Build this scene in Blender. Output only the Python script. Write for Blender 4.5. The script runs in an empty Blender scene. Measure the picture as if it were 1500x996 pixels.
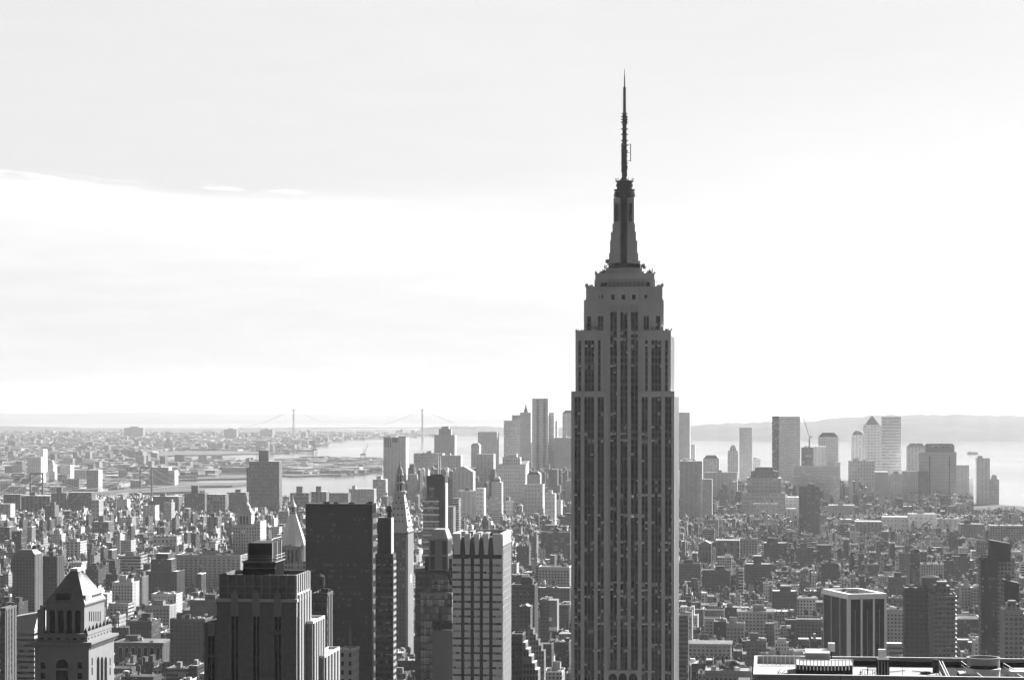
import bpy, math, random
from math import sin, cos, tan, atan2, radians, sqrt, floor, pi
random.seed(11)
S = bpy.context.scene
COL = S.collection

# ------------------------------------------------------------------ camera, sky, sun, exposure
F, HY, EZ = 3394.0, 586.0, 250.0          # focal length and eye level of the 1500 px photograph, eye height in metres
SUN_AZ, SUN_EL = radians(40), radians(30)  # azimuth clockwise from the view axis (+Y)
cam_d = bpy.data.cameras.new('camera')
cam = bpy.data.objects.new('camera', cam_d)
COL.objects.link(cam)
cam.location = (0, 0, EZ)
cam.rotation_euler = (pi / 2, 0, 0)
cam_d.sensor_width = 36
cam_d.lens = F / 1500 * 36
cam_d.shift_y = (HY - 498) / 1500
cam_d.clip_start = 1
cam_d.clip_end = 200000
S.camera = cam
S.view_settings.view_transform = 'Standard'
S.view_settings.look = 'None'
S.view_settings.exposure = 1.62
S.view_settings.gamma = 1
S.cycles.use_denoising = True
S.cycles.max_bounces = 6
S.cycles.diffuse_bounces = 3
S.cycles.glossy_bounces = 3
S.cycles.volume_bounces = 1
S.cycles.sample_clamp_indirect = 4

W = bpy.data.worlds.new('World')
S.world = W
W.use_nodes = True


class NT:
    """small helper for node maths"""
    def __init__(s, nt):
        s.nt = nt
        nt.nodes.clear()

    def n(s, kind, **kw):
        nd = s.nt.nodes.new(kind)
        for k, v in kw.items():
            setattr(nd, k, v)
        return nd

    def link(s, a, b):
        s.nt.links.new(a, b)

    def m(s, op, a, b=None, c=None, clamp=False):
        nd = s.n('ShaderNodeMath', operation=op)
        nd.use_clamp = clamp
        for i, v in enumerate((a, b, c)):
            if v is None:
                continue
            if isinstance(v, (int, float)):
                nd.inputs[i].default_value = v
            else:
                s.link(v, nd.inputs[i])
        return nd.outputs[0]

    def mix(s, f, a, b):            # scalar mix
        return s.m('ADD', s.m('MULTIPLY', a, s.m('SUBTRACT', 1, f)), s.m('MULTIPLY', b, f)) if not isinstance(f, (int, float)) \
            else s.m('ADD', s.m('MULTIPLY', a, 1 - f), s.m('MULTIPLY', b, f))

    def noise(s, vec, scale, detail=3, dim='3D'):
        nd = s.n('ShaderNodeTexNoise', noise_dimensions=dim)
        nd.inputs['Scale'].default_value = scale
        nd.inputs['Detail'].default_value = detail
        if vec is not None:
            s.link(vec, nd.inputs['Vector'])
        return nd.outputs['Fac']

    def smooth(s, v, a, b):
        nd = s.n('ShaderNodeMapRange', interpolation_type='SMOOTHSTEP')
        s.link(v, nd.inputs['Value'])
        nd.inputs['From Min'].default_value = a
        nd.inputs['From Max'].default_value = b
        return nd.outputs['Result']


def build_world():
    t = NT(W.node_tree)
    sky = t.n('ShaderNodeTexSky', sky_type='NISHITA')
    sky.sun_disc = False
    sky.sun_elevation = SUN_EL
    sky.sun_rotation = SUN_AZ
    sky.dust_density = 3.0
    sky.air_density = 1.0
    sky.altitude = 100
    bw = t.n('ShaderNodeRGBToBW')
    t.link(sky.outputs[0], bw.inputs[0])
    tc = t.n('ShaderNodeTexCoord')
    sp = t.n('ShaderNodeSeparateXYZ')
    t.link(tc.outputs['Generated'], sp.inputs[0])
    x, y, z = sp.outputs
    az = t.m('ARCTAN2', x, y)
    el = t.m('ARCSINE', z)
    # stratus deck: its lower edge slopes down from the east, with ragged brighter rims and faint bands below
    cv = t.n('ShaderNodeCombineXYZ')
    t.link(t.m('MULTIPLY', az, 12), cv.inputs[0])
    t.link(t.m('MULTIPLY', el, 90), cv.inputs[1])
    n1 = t.noise(cv.outputs[0], 1.6, 5)
    cv2 = t.n('ShaderNodeCombineXYZ')
    t.link(t.m('MULTIPLY', az, 60), cv2.inputs[0])
    t.link(t.m('MULTIPLY', el, 400), cv2.inputs[1])
    n2 = t.noise(cv2.outputs[0], 1.0, 4)
    edge = t.m('ADD', 0.0785, t.m('MULTIPLY', az, -0.068))
    edge = t.m('ADD', edge, t.m('MULTIPLY', t.m('SUBTRACT', n1, 0.5), 0.004))
    d = t.m('SUBTRACT', el, edge)                       # >0 above the edge
    soft = t.m('MULTIPLY', t.smooth(az, -0.16, 0.06), 0.012)      # the edge melts away westwards
    above = t.smooth(t.m('DIVIDE', d, t.m('ADD', 1, t.m('MULTIPLY', soft, 900))), -0.0012, 0.0022)
    left = t.m('SUBTRACT', 1, t.smooth(az, -0.05, 0.14))
    streak = t.m('MULTIPLY', t.smooth(d, 0.0026, 0.0036), t.m('SUBTRACT', 1, t.smooth(d, 0.0040, 0.0056)))
    streak = t.m('MULTIPLY', streak, t.m('MULTIPLY', t.smooth(az, -0.138, -0.128), t.m('SUBTRACT', 1, t.smooth(az, -0.098, -0.084))))
    ragged = t.m('MULTIPLY', t.smooth(d, -0.001, 0.0012), t.m('SUBTRACT', 1, t.smooth(d, 0.0026, 0.0042)))
    ragged = t.m('MULTIPLY', ragged, t.m('SUBTRACT', 1, t.smooth(az, -0.20, -0.145)))
    rim = t.m('MULTIPLY', t.m('ADD', streak, ragged), t.smooth(n2, 0.38, 0.62))
    below = t.smooth(d, -0.045, -0.004)
    band = t.m('MULTIPLY', t.smooth(n1, 0.35, 0.7), 0.05)
    lower = t.m('ADD', 0.94, t.m('MULTIPLY', below, 0.10))
    lower = t.m('ADD', lower, band)
    upper = t.m('ADD', 0.885, t.m('MULTIPLY', rim, 0.22))
    upper = t.m('ADD', upper, t.m('MULTIPLY', t.m('SUBTRACT', n1, 0.5), 0.05))
    fac = t.mix(above, lower, upper)
    high = t.smooth(el, 0.06, 0.16)
    right = t.m('ADD', t.m('SUBTRACT', 0.98, t.m('MULTIPLY', high, 0.13)), t.m('MULTIPLY', t.m('SUBTRACT', n1, 0.5), 0.05))
    fac = t.mix(left, right, fac)
    # thin cirrus scatters the light forward, so the veil is bright towards the sun's half of the sky and thin behind us and overhead
    sunward = t.m('MULTIPLY', t.smooth(y, -0.15, 0.9), t.m('SUBTRACT', 1, t.m('MULTIPLY', t.smooth(z, 0.22, 0.8), 0.7)))
    veil = t.m('ADD', t.m('MULTIPLY', bw.outputs[0], 0.12), t.m('ADD', 0.3, t.m('MULTIPLY', sunward, 4.7)))
    val = t.m('MULTIPLY', veil, fac)
    bg = t.n('ShaderNodeBackground')
    t.link(val, bg.inputs[0])
    bg.inputs['Strength'].default_value = 0.055
    out = t.n('ShaderNodeOutputWorld')
    t.link(bg.outputs[0], out.inputs[0])


build_world()
sun_d = bpy.data.lights.new('sun', 'SUN')
sun_d.energy = 5.0
sun_d.angle = radians(0.5)
sun = bpy.data.objects.new('sun', sun_d)
COL.objects.link(sun)
sun.rotation_euler = (pi / 2 - SUN_EL, 0, -SUN_AZ + pi)   # shines from azimuth SUN_AZ
HAZE_DENSITY = 2.6e-5
HAZE_ANISO = 0.3

# ------------------------------------------------------------------ helpers
RE = 7.433e6                      # earth's radius with refraction: far ground really falls away
TH = radians(6.3)                 # the street grid turns this far from the view axis
SEA = -10.0


def drop(x, y):
    return -(x * x + y * y) / (2 * RE)


def ground_at(px, row, level=SEA):
    """the point of the (curved) ground seen at a photo pixel"""
    k = (row - HY) / F
    tx = (px - 750) / F
    y = 5000.0
    for _ in range(60):
        z = level + drop(tx * y, y)
        y2 = (EZ - z) / max(k, 1e-4)
        y = 0.5 * y + 0.5 * min(y2, 60000)
    return tx * y, y


def fac(tone, su=3.2, fh=3.6, seed=None):
    return (tone, su, fh, random.random() if seed is None else seed)


class MB:
    def __init__(s):
        s.v, s.f, s.uv, s.mi, s.at, s.mats = [], [], [], [], [], []

    def mat(s, m):
        if m not in s.mats:
            s.mats.append(m)
        return s.mats.index(m)

    def face(s, pts, m, at=(0.3, 0, 0, 0.5), uv=None):
        i = len(s.v)
        s.v += [tuple(p) for p in pts]
        s.f.append(tuple(range(i, i + len(pts))))
        s.uv.append(uv or [(p[0], p[1]) for p in pts])
        s.mi.append(s.mat(m))
        s.at.append(at)

    def wall(s, a, b, z0, z1, m, at, u0=0.0):
        """vertical quad from ground point a to b (outside on the right-hand side when walking a->b is -normal)"""
        L = math.hypot(b[0] - a[0], b[1] - a[1])
        s.face([(a[0], a[1], z0), (b[0], b[1], z0), (b[0], b[1], z1), (a[0], a[1], z1)], m, at,
               [(u0, z0), (u0 + L, z0), (u0 + L, z1), (u0, z1)])

    def prism(s, pts, z0, z1, m, at=(0.3, 0, 0, 0.5), top=None, cap=True, bottom=False):
        n = len(pts)
        u = 0.0
        for i in range(n):
            a, b = pts[i], pts[(i + 1) % n]
            s.wall(a, b, z0, z1, m, at, u)
            u += math.hypot(b[0] - a[0], b[1] - a[1])
        if cap:
            s.face([(p[0], p[1], z1) for p in pts], top or m, at)
        if bottom:
            s.face([(p[0], p[1], z0) for p in reversed(pts)], m, at)

    def box(s, x0, x1, y0, y1, z0, z1, m, at=(0.3, 0, 0, 0.5), top=None, bottom=False):
        s.prism([(x0, y0), (x1, y0), (x1, y1), (x0, y1)], z0, z1, m, at, top, True, bottom)

    def frust(s, pa, za, pb, zb, m, at=(0.3, 0, 0, 0.5), cap=True):
        n = len(pa)
        u = 0.0
        for i in range(n):
            j = (i + 1) % n
            L = math.hypot(pa[j][0] - pa[i][0], pa[j][1] - pa[i][1])
            s.face([(pa[i][0], pa[i][1], za), (pa[j][0], pa[j][1], za), (pb[j][0], pb[j][1], zb), (pb[i][0], pb[i][1], zb)], m, at,
                   [(u, za), (u + L, za), (u + L, zb), (u, zb)])
            u += L
        if cap:
            s.face([(p[0], p[1], zb) for p in pb], m, at)

    def bar(s, p, q, r, m, at=(0.3, 0, 0, 0.5), n=4, r2=None):
        r2 = r if r2 is None else r2
        dx, dy, dz = q[0] - p[0], q[1] - p[1], q[2] - p[2]
        L = sqrt(dx * dx + dy * dy + dz * dz) or 1
        d = (dx / L, dy / L, dz / L)
        a = (0, 0, 1) if abs(d[2]) < 0.9 else (1, 0, 0)
        e = (d[1] * a[2] - d[2] * a[1], d[2] * a[0] - d[0] * a[2], d[0] * a[1] - d[1] * a[0])
        l = sqrt(sum(c * c for c in e))
        e = tuple(c / l for c in e)
        g = (d[1] * e[2] - d[2] * e[1], d[2] * e[0] - d[0] * e[2], d[0] * e[1] - d[1] * e[0])
        ring = lambda c, rr: [tuple(c[k] + rr * (cos(2 * pi * (i + .5) / n) * e[k] + sin(2 * pi * (i + .5) / n) * g[k]) for k in range(3)) for i in range(n)]
        A, B = ring(p, r), ring(q, r2)
        for i in range(n):
            j = (i + 1) % n
            s.face([A[i], A[j], B[j], B[i]], m, at)
        s.face(B, m, at)
        s.face(A[::-1], m, at)

    def lathe(s, cx, cy, prof, m, at=(0.3, 0, 0, 0.5), n=12, rot=0.0):
        for (r0, z0), (r1, z1) in zip(prof, prof[1:]):
            s.frust(ngon(cx, cy, r0, n, rot), z0, ngon(cx, cy, r1, n, rot), z1, m, at, False)
        r, z = prof[-1]
        if r > 1e-3:
            s.face([(p[0], p[1], z) for p in ngon(cx, cy, r, n, rot)], m, at)

    def build(s, name, parent=None, loc=None, yaw=0.0):
        me = bpy.data.meshes.new(name)
        me.from_pydata(s.v, [], s.f)
        for m in s.mats:
            me.materials.append(m)
        me.polygons.foreach_set('material_index', s.mi)
        ul = me.uv_layers.new(name='UVMap')
        ul.data.foreach_set('uv', [c for f in s.uv for p in f for c in p])
        a = me.attributes.new('fac', 'FLOAT_COLOR', 'FACE')
        a.data.foreach_set('color', [c for t in s.at for c in t])
        me.update()
        o = bpy.data.objects.new(name, me)
        COL.objects.link(o)
        if parent is not None:
            o.parent = parent
        if loc is not None:
            o.location = loc
            o.rotation_euler = (0, 0, yaw)
        return o


def ngon(cx, cy, r, n, rot=0.0):
    return [(cx + r * cos(2 * pi * i / n + rot), cy + r * sin(2 * pi * i / n + rot)) for i in range(n)]


def rect(x0, x1, y0, y1):
    return [(x0, y0), (x1, y0), (x1, y1), (x0, y1)]


def tag(o, label=None, cat=None, group=None, kind=None):
    if label:
        o['label'] = label
    if cat:
        o['category'] = cat
    if group:
        o['group'] = group
    if kind:
        o['kind'] = kind
    return o


def empty(name, loc, yaw=0.0):
    o = bpy.data.objects.new(name, None)
    o.empty_display_size = 5
    COL.objects.link(o)
    o.location = loc
    o.rotation_euler = (0, 0, yaw)
    return o


class Fr:
    """front face of a grid-aligned building: left corner at photo column pxl, Y metres away"""
    def __init__(s, pxl, Y, yaw=TH):
        s.Y, s.X = Y, (pxl - 750) / F * Y
        s.yaw, s.c, s.s = yaw, cos(yaw), sin(yaw)
        s.base = drop(s.X, Y)

    def x(s, px, y=0.0):
        """local x on the plane local y that is seen at column px"""
        t = (px - 750) / F
        ax, ay = s.X + y * s.s, s.Y + y * s.c
        return (t * ay - ax) / (s.c + t * s.s)

    def z(s, row, x=0.0, y=0.0):
        depth = s.Y - x * s.s + y * s.c
        return EZ - (row - HY) / F * depth - s.base

    def d(s, px, x):
        """depth at which the side wall at local x ends, seen at column px"""
        t = (px - 750) / F
        pxx, pyy = s.X + x * s.c, s.Y - x * s.s
        return (t * pyy - pxx) / (s.s - t * s.c)

    def empty(s, name):
        return empty(name, (s.X, s.Y, s.base), -s.yaw)

    def world(s, x, y):
        return s.X + x * s.c + y * s.s, s.Y - x * s.s + y * s.c


# ------------------------------------------------------------------ materials
_mats = {}


def plain(name, tone, rough=0.8, var=0.25, scale=0.35, spec=0.2, metal=0.0, streak=False):
    if name in _mats:
        return _mats[name]
    m = bpy.data.materials.new(name)
    m.use_nodes = True
    t = NT(m.node_tree)
    tc = t.n('ShaderNodeTexCoord')
    mp = t.n('ShaderNodeMapping')
    if streak:
        mp.inputs['Scale'].default_value = (1, 1, 0.12)
    t.link(tc.outputs['Object'], mp.inputs['Vector'])
    n1 = t.noise(mp.outputs[0], scale, 5)
    n2 = t.noise(mp.outputs[0], scale * 6, 2)
    v = t.m('ADD', t.m('MULTIPLY', t.m('SUBTRACT', n1, 0.5), 2 * var), t.m('MULTIPLY', t.m('SUBTRACT', n2, 0.5), var))
    v = t.m('MULTIPLY', t.m('ADD', v, 1), tone)
    v = t.m('MAXIMUM', v, 0.002)
    p = t.n('ShaderNodeBsdfPrincipled')
    cb = t.n('ShaderNodeCombineColor')
    for i in range(3):
        t.link(v, cb.inputs[i])
    t.link(cb.outputs[0], p.inputs['Base Color'])
    p.inputs['Roughness'].default_value = rough
    p.inputs['Metallic'].default_value = metal
    p.inputs['Specular IOR Level'].default_value = spec
    out = t.n('ShaderNodeOutputMaterial')
    t.link(p.outputs[0], out.inputs[0])
    _mats[name] = m
    return m


def white_noise(t, a, b, c=0.0):
    cv = t.n('ShaderNodeCombineXYZ')
    for i, v in enumerate((a, b, c)):
        if isinstance(v, (int, float)):
            cv.inputs[i].default_value = v
        else:
            t.link(v, cv.inputs[i])
    w = t.n('ShaderNodeTexWhiteNoise', noise_dimensions='3D')
    t.link(cv.outputs[0], w.inputs['Vector'])
    return w.outputs['Value']


def make_facade(name='masonry_facade', haze_lift=0.0):
    """walls of the many smaller buildings: fac = (wall tone, window spacing, floor height, seed), UV in metres"""
    m = bpy.data.materials.new(name)
    m.use_nodes = True
    t = NT(m.node_tree)
    at = t.n('ShaderNodeAttribute', attribute_name='fac')
    sc = t.n('ShaderNodeSeparateColor')
    t.link(at.outputs['Color'], sc.inputs[0])
    tone, su, fh = sc.outputs
    seed = at.outputs['Alpha']
    fr = lambda k: t.m('FRACT', t.m('MULTIPLY', seed, k))
    uv = t.n('ShaderNodeUVMap')
    su_ = t.n('ShaderNodeSeparateXYZ')
    t.link(uv.outputs[0], su_.inputs[0])
    u = t.m('DIVIDE', su_.outputs[0], t.m('MAXIMUM', su, 0.01))
    v = t.m('DIVIDE', su_.outputs[1], t.m('MAXIMUM', fh, 0.01))
    fu = t.m('ABSOLUTE', t.m('SUBTRACT', t.m('FRACT', u), 0.5))
    fv = t.m('ABSOLUTE', t.m('SUBTRACT', t.m('FRACT', v), 0.5))
    ribbon = t.m('GREATER_THAN', seed, 0.86)
    wu = t.m('ADD', t.m('ADD', 0.16, t.m('MULTIPLY', fr(13.7), 0.16)), t.m('MULTIPLY', ribbon, 0.5))
    wv = t.m('ADD', 0.20, t.m('MULTIPLY', fr(29.3), 0.12))
    win = t.m('MULTIPLY', t.m('LESS_THAN', fu, wu), t.m('LESS_THAN', fv, wv))
    win = t.m('MULTIPLY', win, t.m('GREATER_THAN', su, 0.05))
    geo = t.n('ShaderNodeNewGeometry')
    sn = t.n('ShaderNodeSeparateXYZ')
    t.link(geo.outputs['Normal'], sn.inputs[0])
    roof = t.m('GREATER_THAN', sn.outputs[2], 0.6)
    win = t.m('MULTIPLY', win, t.m('SUBTRACT', 1, roof))
    cell = white_noise(t, t.m('FLOOR', u), t.m('FLOOR', v), seed)
    pos = geo.outputs['Position']
    n1 = t.noise(pos, 0.06, 4)
    n2 = t.noise(pos, 0.7, 3)
    dirt = t.m('ADD', 0.62, t.m('ADD', t.m('MULTIPLY', n1, 0.5), t.m('MULTIPLY', n2, 0.26)))
    wall = t.m('MULTIPLY', tone, dirt)
    # roofs: tar, gravel or pale membrane with patches
    r0 = t.m('POWER', fr(57.1), 2.4)
    patch = t.smooth(t.noise(pos, 0.13, 2), 0.52, 0.56)
    rt = t.m('ADD', 0.04, t.m('MULTIPLY', r0, 0.6))
    rt = t.m('MULTIPLY', rt, t.m('ADD', t.m('MULTIPLY', patch, 0.5), dirt))
    base = t.mix(roof, wall, rt)
    blind = t.m('MULTIPLY', t.m('GREATER_THAN', cell, 0.88), 0.22)
    glass = t.m('ADD', t.m('MULTIPLY', cell, 0.03), blind)
    if haze_lift > 0:          # openings lightened towards the wall tone, standing in for haze and sky reflection
        glass = t.m('ADD', glass, t.m('MULTIPLY', tone, haze_lift))
    base = t.mix(win, base, glass)
    p = t.n('ShaderNodeBsdfPrincipled')
    cb = t.n('ShaderNodeCombineColor')
    for i in range(3):
        t.link(base, cb.inputs[i])
    t.link(cb.outputs[0], p.inputs['Base Color'])
    t.link(t.m('SUBTRACT', t.mix(win, 0.85, 0.3), t.m('MULTIPLY', roof, 0.42)), p.inputs['Roughness'])
    t.link(t.m('ADD', 0.15, t.m('MULTIPLY', roof, 0.2)), p.inputs['Specular IOR Level'])
    out = t.n('ShaderNodeOutputMaterial')
    t.link(p.outputs[0], out.inputs[0])
    return m


def make_glass(name, su, fh, lo=0.004, hi=0.03, blind=0.1, blind_tone=0.25, rough=0.25, spec=0.25, mull=0.0, mull_tone=0.05, band=0.0, band_tone=0.04, lit=0.0):
    """window glass in cells of su x fh metres: dark panes, some with blinds; thin mullions and spandrel bands if asked"""
    if name in _mats:
        return _mats[name]
    m = bpy.data.materials.new(name)
    m.use_nodes = True
    t = NT(m.node_tree)
    uv = t.n('ShaderNodeUVMap')
    s_ = t.n('ShaderNodeSeparateXYZ')
    t.link(uv.outputs[0], s_.inputs[0])
    at = t.n('ShaderNodeAttribute', attribute_name='fac')
    u = t.m('DIVIDE', s_.outputs[0], su)
    v = t.m('DIVIDE', s_.outputs[1], fh)
    cell = white_noise(t, t.m('FLOOR', u), t.m('FLOOR', v), at.outputs['Alpha'])
    row = white_noise(t, 3.3, t.m('FLOOR', v), 1.7)
    c2 = white_noise(t, t.m('FLOOR', u), t.m('FLOOR', v), t.m('ADD', at.outputs['Alpha'], 5.5))
    fv = t.m('FRACT', v)
    thr = t.m('SUBTRACT', 1.0, t.m('MULTIPLY', blind, t.m('MULTIPLY', t.m('POWER', row, 2), 3)))
    bl = t.m('MULTIPLY', t.m('GREATER_THAN', cell, thr), t.m('GREATER_THAN', fv, t.m('ADD', 0.35, t.m('MULTIPLY', c2, 0.5))))
    g = t.m('ADD', lo, t.m('MULTIPLY', c2, hi - lo))
    g = t.mix(bl, g, t.m('MULTIPLY', blind_tone, t.m('ADD', 0.4, c2)))
    frame = None
    if mull > 0:
        fu = t.m('FRACT', u)
        mm = t.m('LESS_THAN', fu, mull / su)
        g = t.mix(mm, g, mull_tone)
        frame = mm
    if band > 0:
        bb = t.m('LESS_THAN', fv, band / fh)
        g = t.mix(bb, g, band_tone)
        frame = bb if frame is None else t.m('MAXIMUM', bb, frame)
    p = t.n('ShaderNodeBsdfPrincipled')
    cb = t.n('ShaderNodeCombineColor')
    for i in range(3):
        t.link(g, cb.inputs[i])
    t.link(cb.outputs[0], p.inputs['Base Color'])
    if frame is not None:
        t.link(t.mix(frame, rough, 0.6), p.inputs['Roughness'])
    else:
        p.inputs['Roughness'].default_value = rough
    p.inputs['Specular IOR Level'].default_value = spec
    if lit > 0:          # a few random panes glow faintly
        c3 = white_noise(t, t.m('FLOOR', u), t.m('FLOOR', v), t.m('ADD', at.outputs['Alpha'], 9.1))
        on = t.m('MULTIPLY', t.m('GREATER_THAN', c3, t.m('SUBTRACT', 1.0, t.m('MULTIPLY', lit, t.m('ADD', 0.3, row)))), t.m('LESS_THAN', t.m('ABSOLUTE', t.m('SUBTRACT', fv, 0.62)), 0.16))
        p.inputs['Emission Color'].default_value = (1, 1, 1, 1)
        t.link(t.m('MULTIPLY', on, t.m('MULTIPLY', c2, 0.09)), p.inputs['Emission Strength'])
    out = t.n('ShaderNodeOutputMaterial')
    t.link(p.outputs[0], out.inputs[0])
    _mats[name] = m
    return m


FACADE = make_facade()
TOWER_FACADE = make_facade('pale_tower_facade', 0.6)
LIMESTONE = plain('limestone', 0.6, 0.85, 0.22, 0.12, 0.1, streak=True)
ESB_GLASS = make_glass('shaft_window_glass', 1.6, 3.8, 0.001, 0.006, 0.17, 0.8, 0.4, 0.03, lit=0.01)
BAY_GLASS = make_glass('bay_window_glass', 1.8, 3.5, 0.003, 0.03, 0.14, 0.22, 0.3, 0.2)
STEEL = plain('dull_steel', 0.22, 0.5, 0.15, 0.5, 0.3)
DARK = plain('dark_metal', 0.02, 0.6, 0.2, 0.5, 0.1)
BLACK = plain('black_recess', 0.006, 0.9, 0.2, 0.5, 0.02)
SPANDREL = plain('dark_spandrel', 0.028, 0.6, 0.4, 0.6, 0.12)
WHITE = plain('white_paint', 0.75, 0.6, 0.1, 0.3, 0.2)
PALE = plain('pale_stone', 0.5, 0.8, 0.2, 0.15, 0.15, streak=True)
GREY = plain('grey_concrete', 0.30, 0.85, 0.2, 0.2, 0.1, streak=True)
BRICK = plain('dark_brick', 0.17, 0.9, 0.4, 0.8, 0.05)
TAR = plain('roof_tar', 0.05, 0.9, 0.4, 0.2, 0.1)
GRAVEL = plain('pale_roof_gravel', 0.42, 0.9, 0.25, 0.25, 0.1)
WOOD = plain('tank_wood', 0.06, 0.9, 0.3, 1.0, 0.05)
FAR_STEEL = plain('bridge_steel', 0.20, 0.7, 0.1, 0.05, 0.1)
LEAF = plain('tree_leaf', 0.05, 0.9, 0.5, 0.6, 0.05)
BARK = plain('tree_bark', 0.05, 0.9, 0.3, 2.0, 0.05)

# ------------------------------------------------------------------ the setting: water, land, hills, haze
def sheet(name, xs, ys, zf, m, kind='structure'):
    b = MB()
    v = [(x, y, zf(x, y)) for y in ys for x in xs]
    nx = len(xs)
    me = bpy.data.meshes.new(name)
    fs = [(j * nx + i, j * nx + i + 1, (j + 1) * nx + i + 1, (j + 1) * nx + i) for j in range(len(ys) - 1) for i in range(nx - 1)]
    me.from_pydata(v, [], fs)
    me.materials.append(m)
    for p in me.polygons:
        p.use_smooth = True
    o = bpy.data.objects.new(name, me)
    COL.objects.link(o)
    o['kind'] = kind
    return o


def make_water():
    m = bpy.data.materials.new('bay_water')
    m.use_nodes = True
    t = NT(m.node_tree)
    p = t.n('ShaderNodeBsdfPrincipled')
    p.inputs['Base Color'].default_value = (0.03, 0.03, 0.03, 1)
    geo = t.n('ShaderNodeNewGeometry')
    mp = t.n('ShaderNodeMapping')
    mp.inputs['Scale'].default_value = (1, 0.35, 1)
    t.link(geo.outputs['Position'], mp.inputs['Vector'])
    n = t.noise(mp.outputs[0], 0.0016, 5)
    t.link(t.m('ADD', 0.05, t.m('MULTIPLY', n, 0.16)), p.inputs['Roughness'])
    p.inputs['IOR'].default_value = 1.33
    p.inputs['Specular IOR Level'].default_value = 0.5
    out = t.n('ShaderNodeOutputMaterial')
    t.link(p.outputs[0], out.inputs[0])
    return m


YS = [-300, 500, 1500, 2500, 3500, 5000, 7000, 9000, 11000, 13000, 15000, 18000, 21000, 25000, 30000, 36000, 43000, 50000, 58000]
XS = [-14000, -11000, -8000, -5500, -3500, -2000, -1000, 0, 1000, 2000, 3500, 5500, 8000, 11000, 14000]
sheet('water', XS, YS, lambda x, y: SEA + drop(x, y), make_water())

GROUND_M = plain('street_asphalt', 0.055, 0.9, 0.4, 0.02, 0.1)
LAND_M = plain('waterfront_land', 0.12, 0.9, 0.5, 0.008, 0.05)
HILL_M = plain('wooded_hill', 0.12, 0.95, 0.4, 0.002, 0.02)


def subdivide_poly(pts, n=3):
    out = []
    for i in range(len(pts)):
        a, b = pts[i], pts[(i + 1) % len(pts)]
        for k in range(n):
            q = k / n
            out.append((a[0] + (b[0] - a[0]) * q, a[1] + (b[1] - a[1]) * q))
    return out


def land(name, pts, level, m):
    """a patch of land with a quay wall, outline given on the ground in metres"""
    pts = subdivide_poly(pts)
    area = sum(a[0] * b[1] - b[0] * a[1] for a, b in zip(pts, pts[1:] + pts[:1]))
    if area < 0:
        pts = pts[::-1]
    import bmesh
    bm = bmesh.new()
    top = [bm.verts.new((x, y, level + drop(x, y))) for x, y in pts]
    low = [bm.verts.new((x, y, SEA - 4 + drop(x, y))) for x, y in pts]
    f = bm.faces.new(top)
    for i in range(len(pts)):
        j = (i + 1) % len(pts)
        bm.faces.new((low[i], low[j], top[j], top[i]))
    bmesh.ops.triangulate(bm, faces=[f])
    me = bpy.data.meshes.new(name)
    bm.to_mesh(me)
    bm.free()
    me.materials.append(m)
    o = bpy.data.objects.new(name, me)
    COL.objects.link(o)
    o['kind'] = 'structure'
    return o


MANHATTAN = [(-3200, -250), (-2500, 2500), (-2200, 4300), (-1750, 5000), (-1200, 5700), (-800, 6000), (-300, 6350), (150, 6750), (650, 6700),
             (960, 6300), (1190, 5560), (1500, 4900), (1600, 3500), (1750, -250)]
land('ground', MANHATTAN, 0.0, GROUND_M)
P = lambda *pts: [ground_at(px, row, -6.0) for px, row in pts]
BROOKLYN = P((-520, 740), (-200, 738), (60, 731), (150, 716), (205, 706), (250, 699), (292, 690), (376, 688), (380, 678), (330, 673.5), (215, 672.5), (206, 666),
             (215, 660.5), (330, 660), (425, 663), (452, 656), (470, 648), (520, 643), (600, 641), (645, 637.5), (640, 632.5), (500, 632), (-520, 632))
RED_HOOK = P((384, 694), (430, 697), (500, 694.5), (550, 688), (560, 680), (548, 673), (480, 670), (400, 672.5))
land('land', BROOKLYN, -6.0, LAND_M)
land('island', RED_HOOK, -6.0, LAND_M)
for a in ([(205, 713), (340, 711), (365, 709), (365, 706), (220, 709)], [(235, 703), (310, 701), (366, 700), (366, 697), (250, 700)],
          [(190, 722), (300, 719), (300, 716), (196, 718)]):
    land('pier_ground', P(*a), -6.0, LAND_M)
land('waterfront', P((960, 642), (1040, 640.5), (1180, 641), (1180, 639), (960, 639)), -6.0, LAND_M)


def ridge(name, profile, ybase, depth, m, seed, bumps=6.0):
    """a range of hills: profile = (photo column, photo row) of its crest"""
    rnd = random.Random(seed)
    xs = [profile[0][0] + (profile[-1][0] - profile[0][0]) * i / 90 for i in range(91)]

    def crest(px):
        for (a, ra), (b, rb) in zip(profile, profile[1:]):
            if a <= px <= b:
                q = (px - a) / (b - a)
                q = q * q * (3 - 2 * q)
                return ra + (rb - ra) * q
    yc = ybase + depth * 0.45
    rows = [(0, 0), (0.06, 0.25), (0.2, 0.62), (0.45, 1.0), (0.7, 0.8), (1, 0)]
    v, fs = [], []
    for i, px in enumerate(xs):
        jit = rnd.uniform(-1, 1)
        for q, k in rows:
            y = ybase + depth * q
            x = (px - 750) / F * y
            base = SEA - 3 + drop(x, y)
            xc = (px - 750) / F * yc
            top = EZ - (crest(px) - HY) / F * yc - drop(xc, yc) - SEA
            h = max(0.0, top * k + (jit * bumps if 0.1 < k else 0) * min(1, top / 60))
            v.append((x, y, base + 3 * (k > 0) + h))
    n = len(rows)
    for i in range(len(xs) - 1):
        for k in range(n - 1):
            fs.append((i * n + k, (i + 1) * n + k, (i + 1) * n + k + 1, i * n + k + 1))
    me = bpy.data.meshes.new(name)
    me.from_pydata(v, [], fs)
    me.materials.append(m)
    for p in me.polygons:
        p.use_smooth = True
    o = bpy.data.objects.new(name, me)
    COL.objects.link(o)
    o['kind'] = 'structure'


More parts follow.
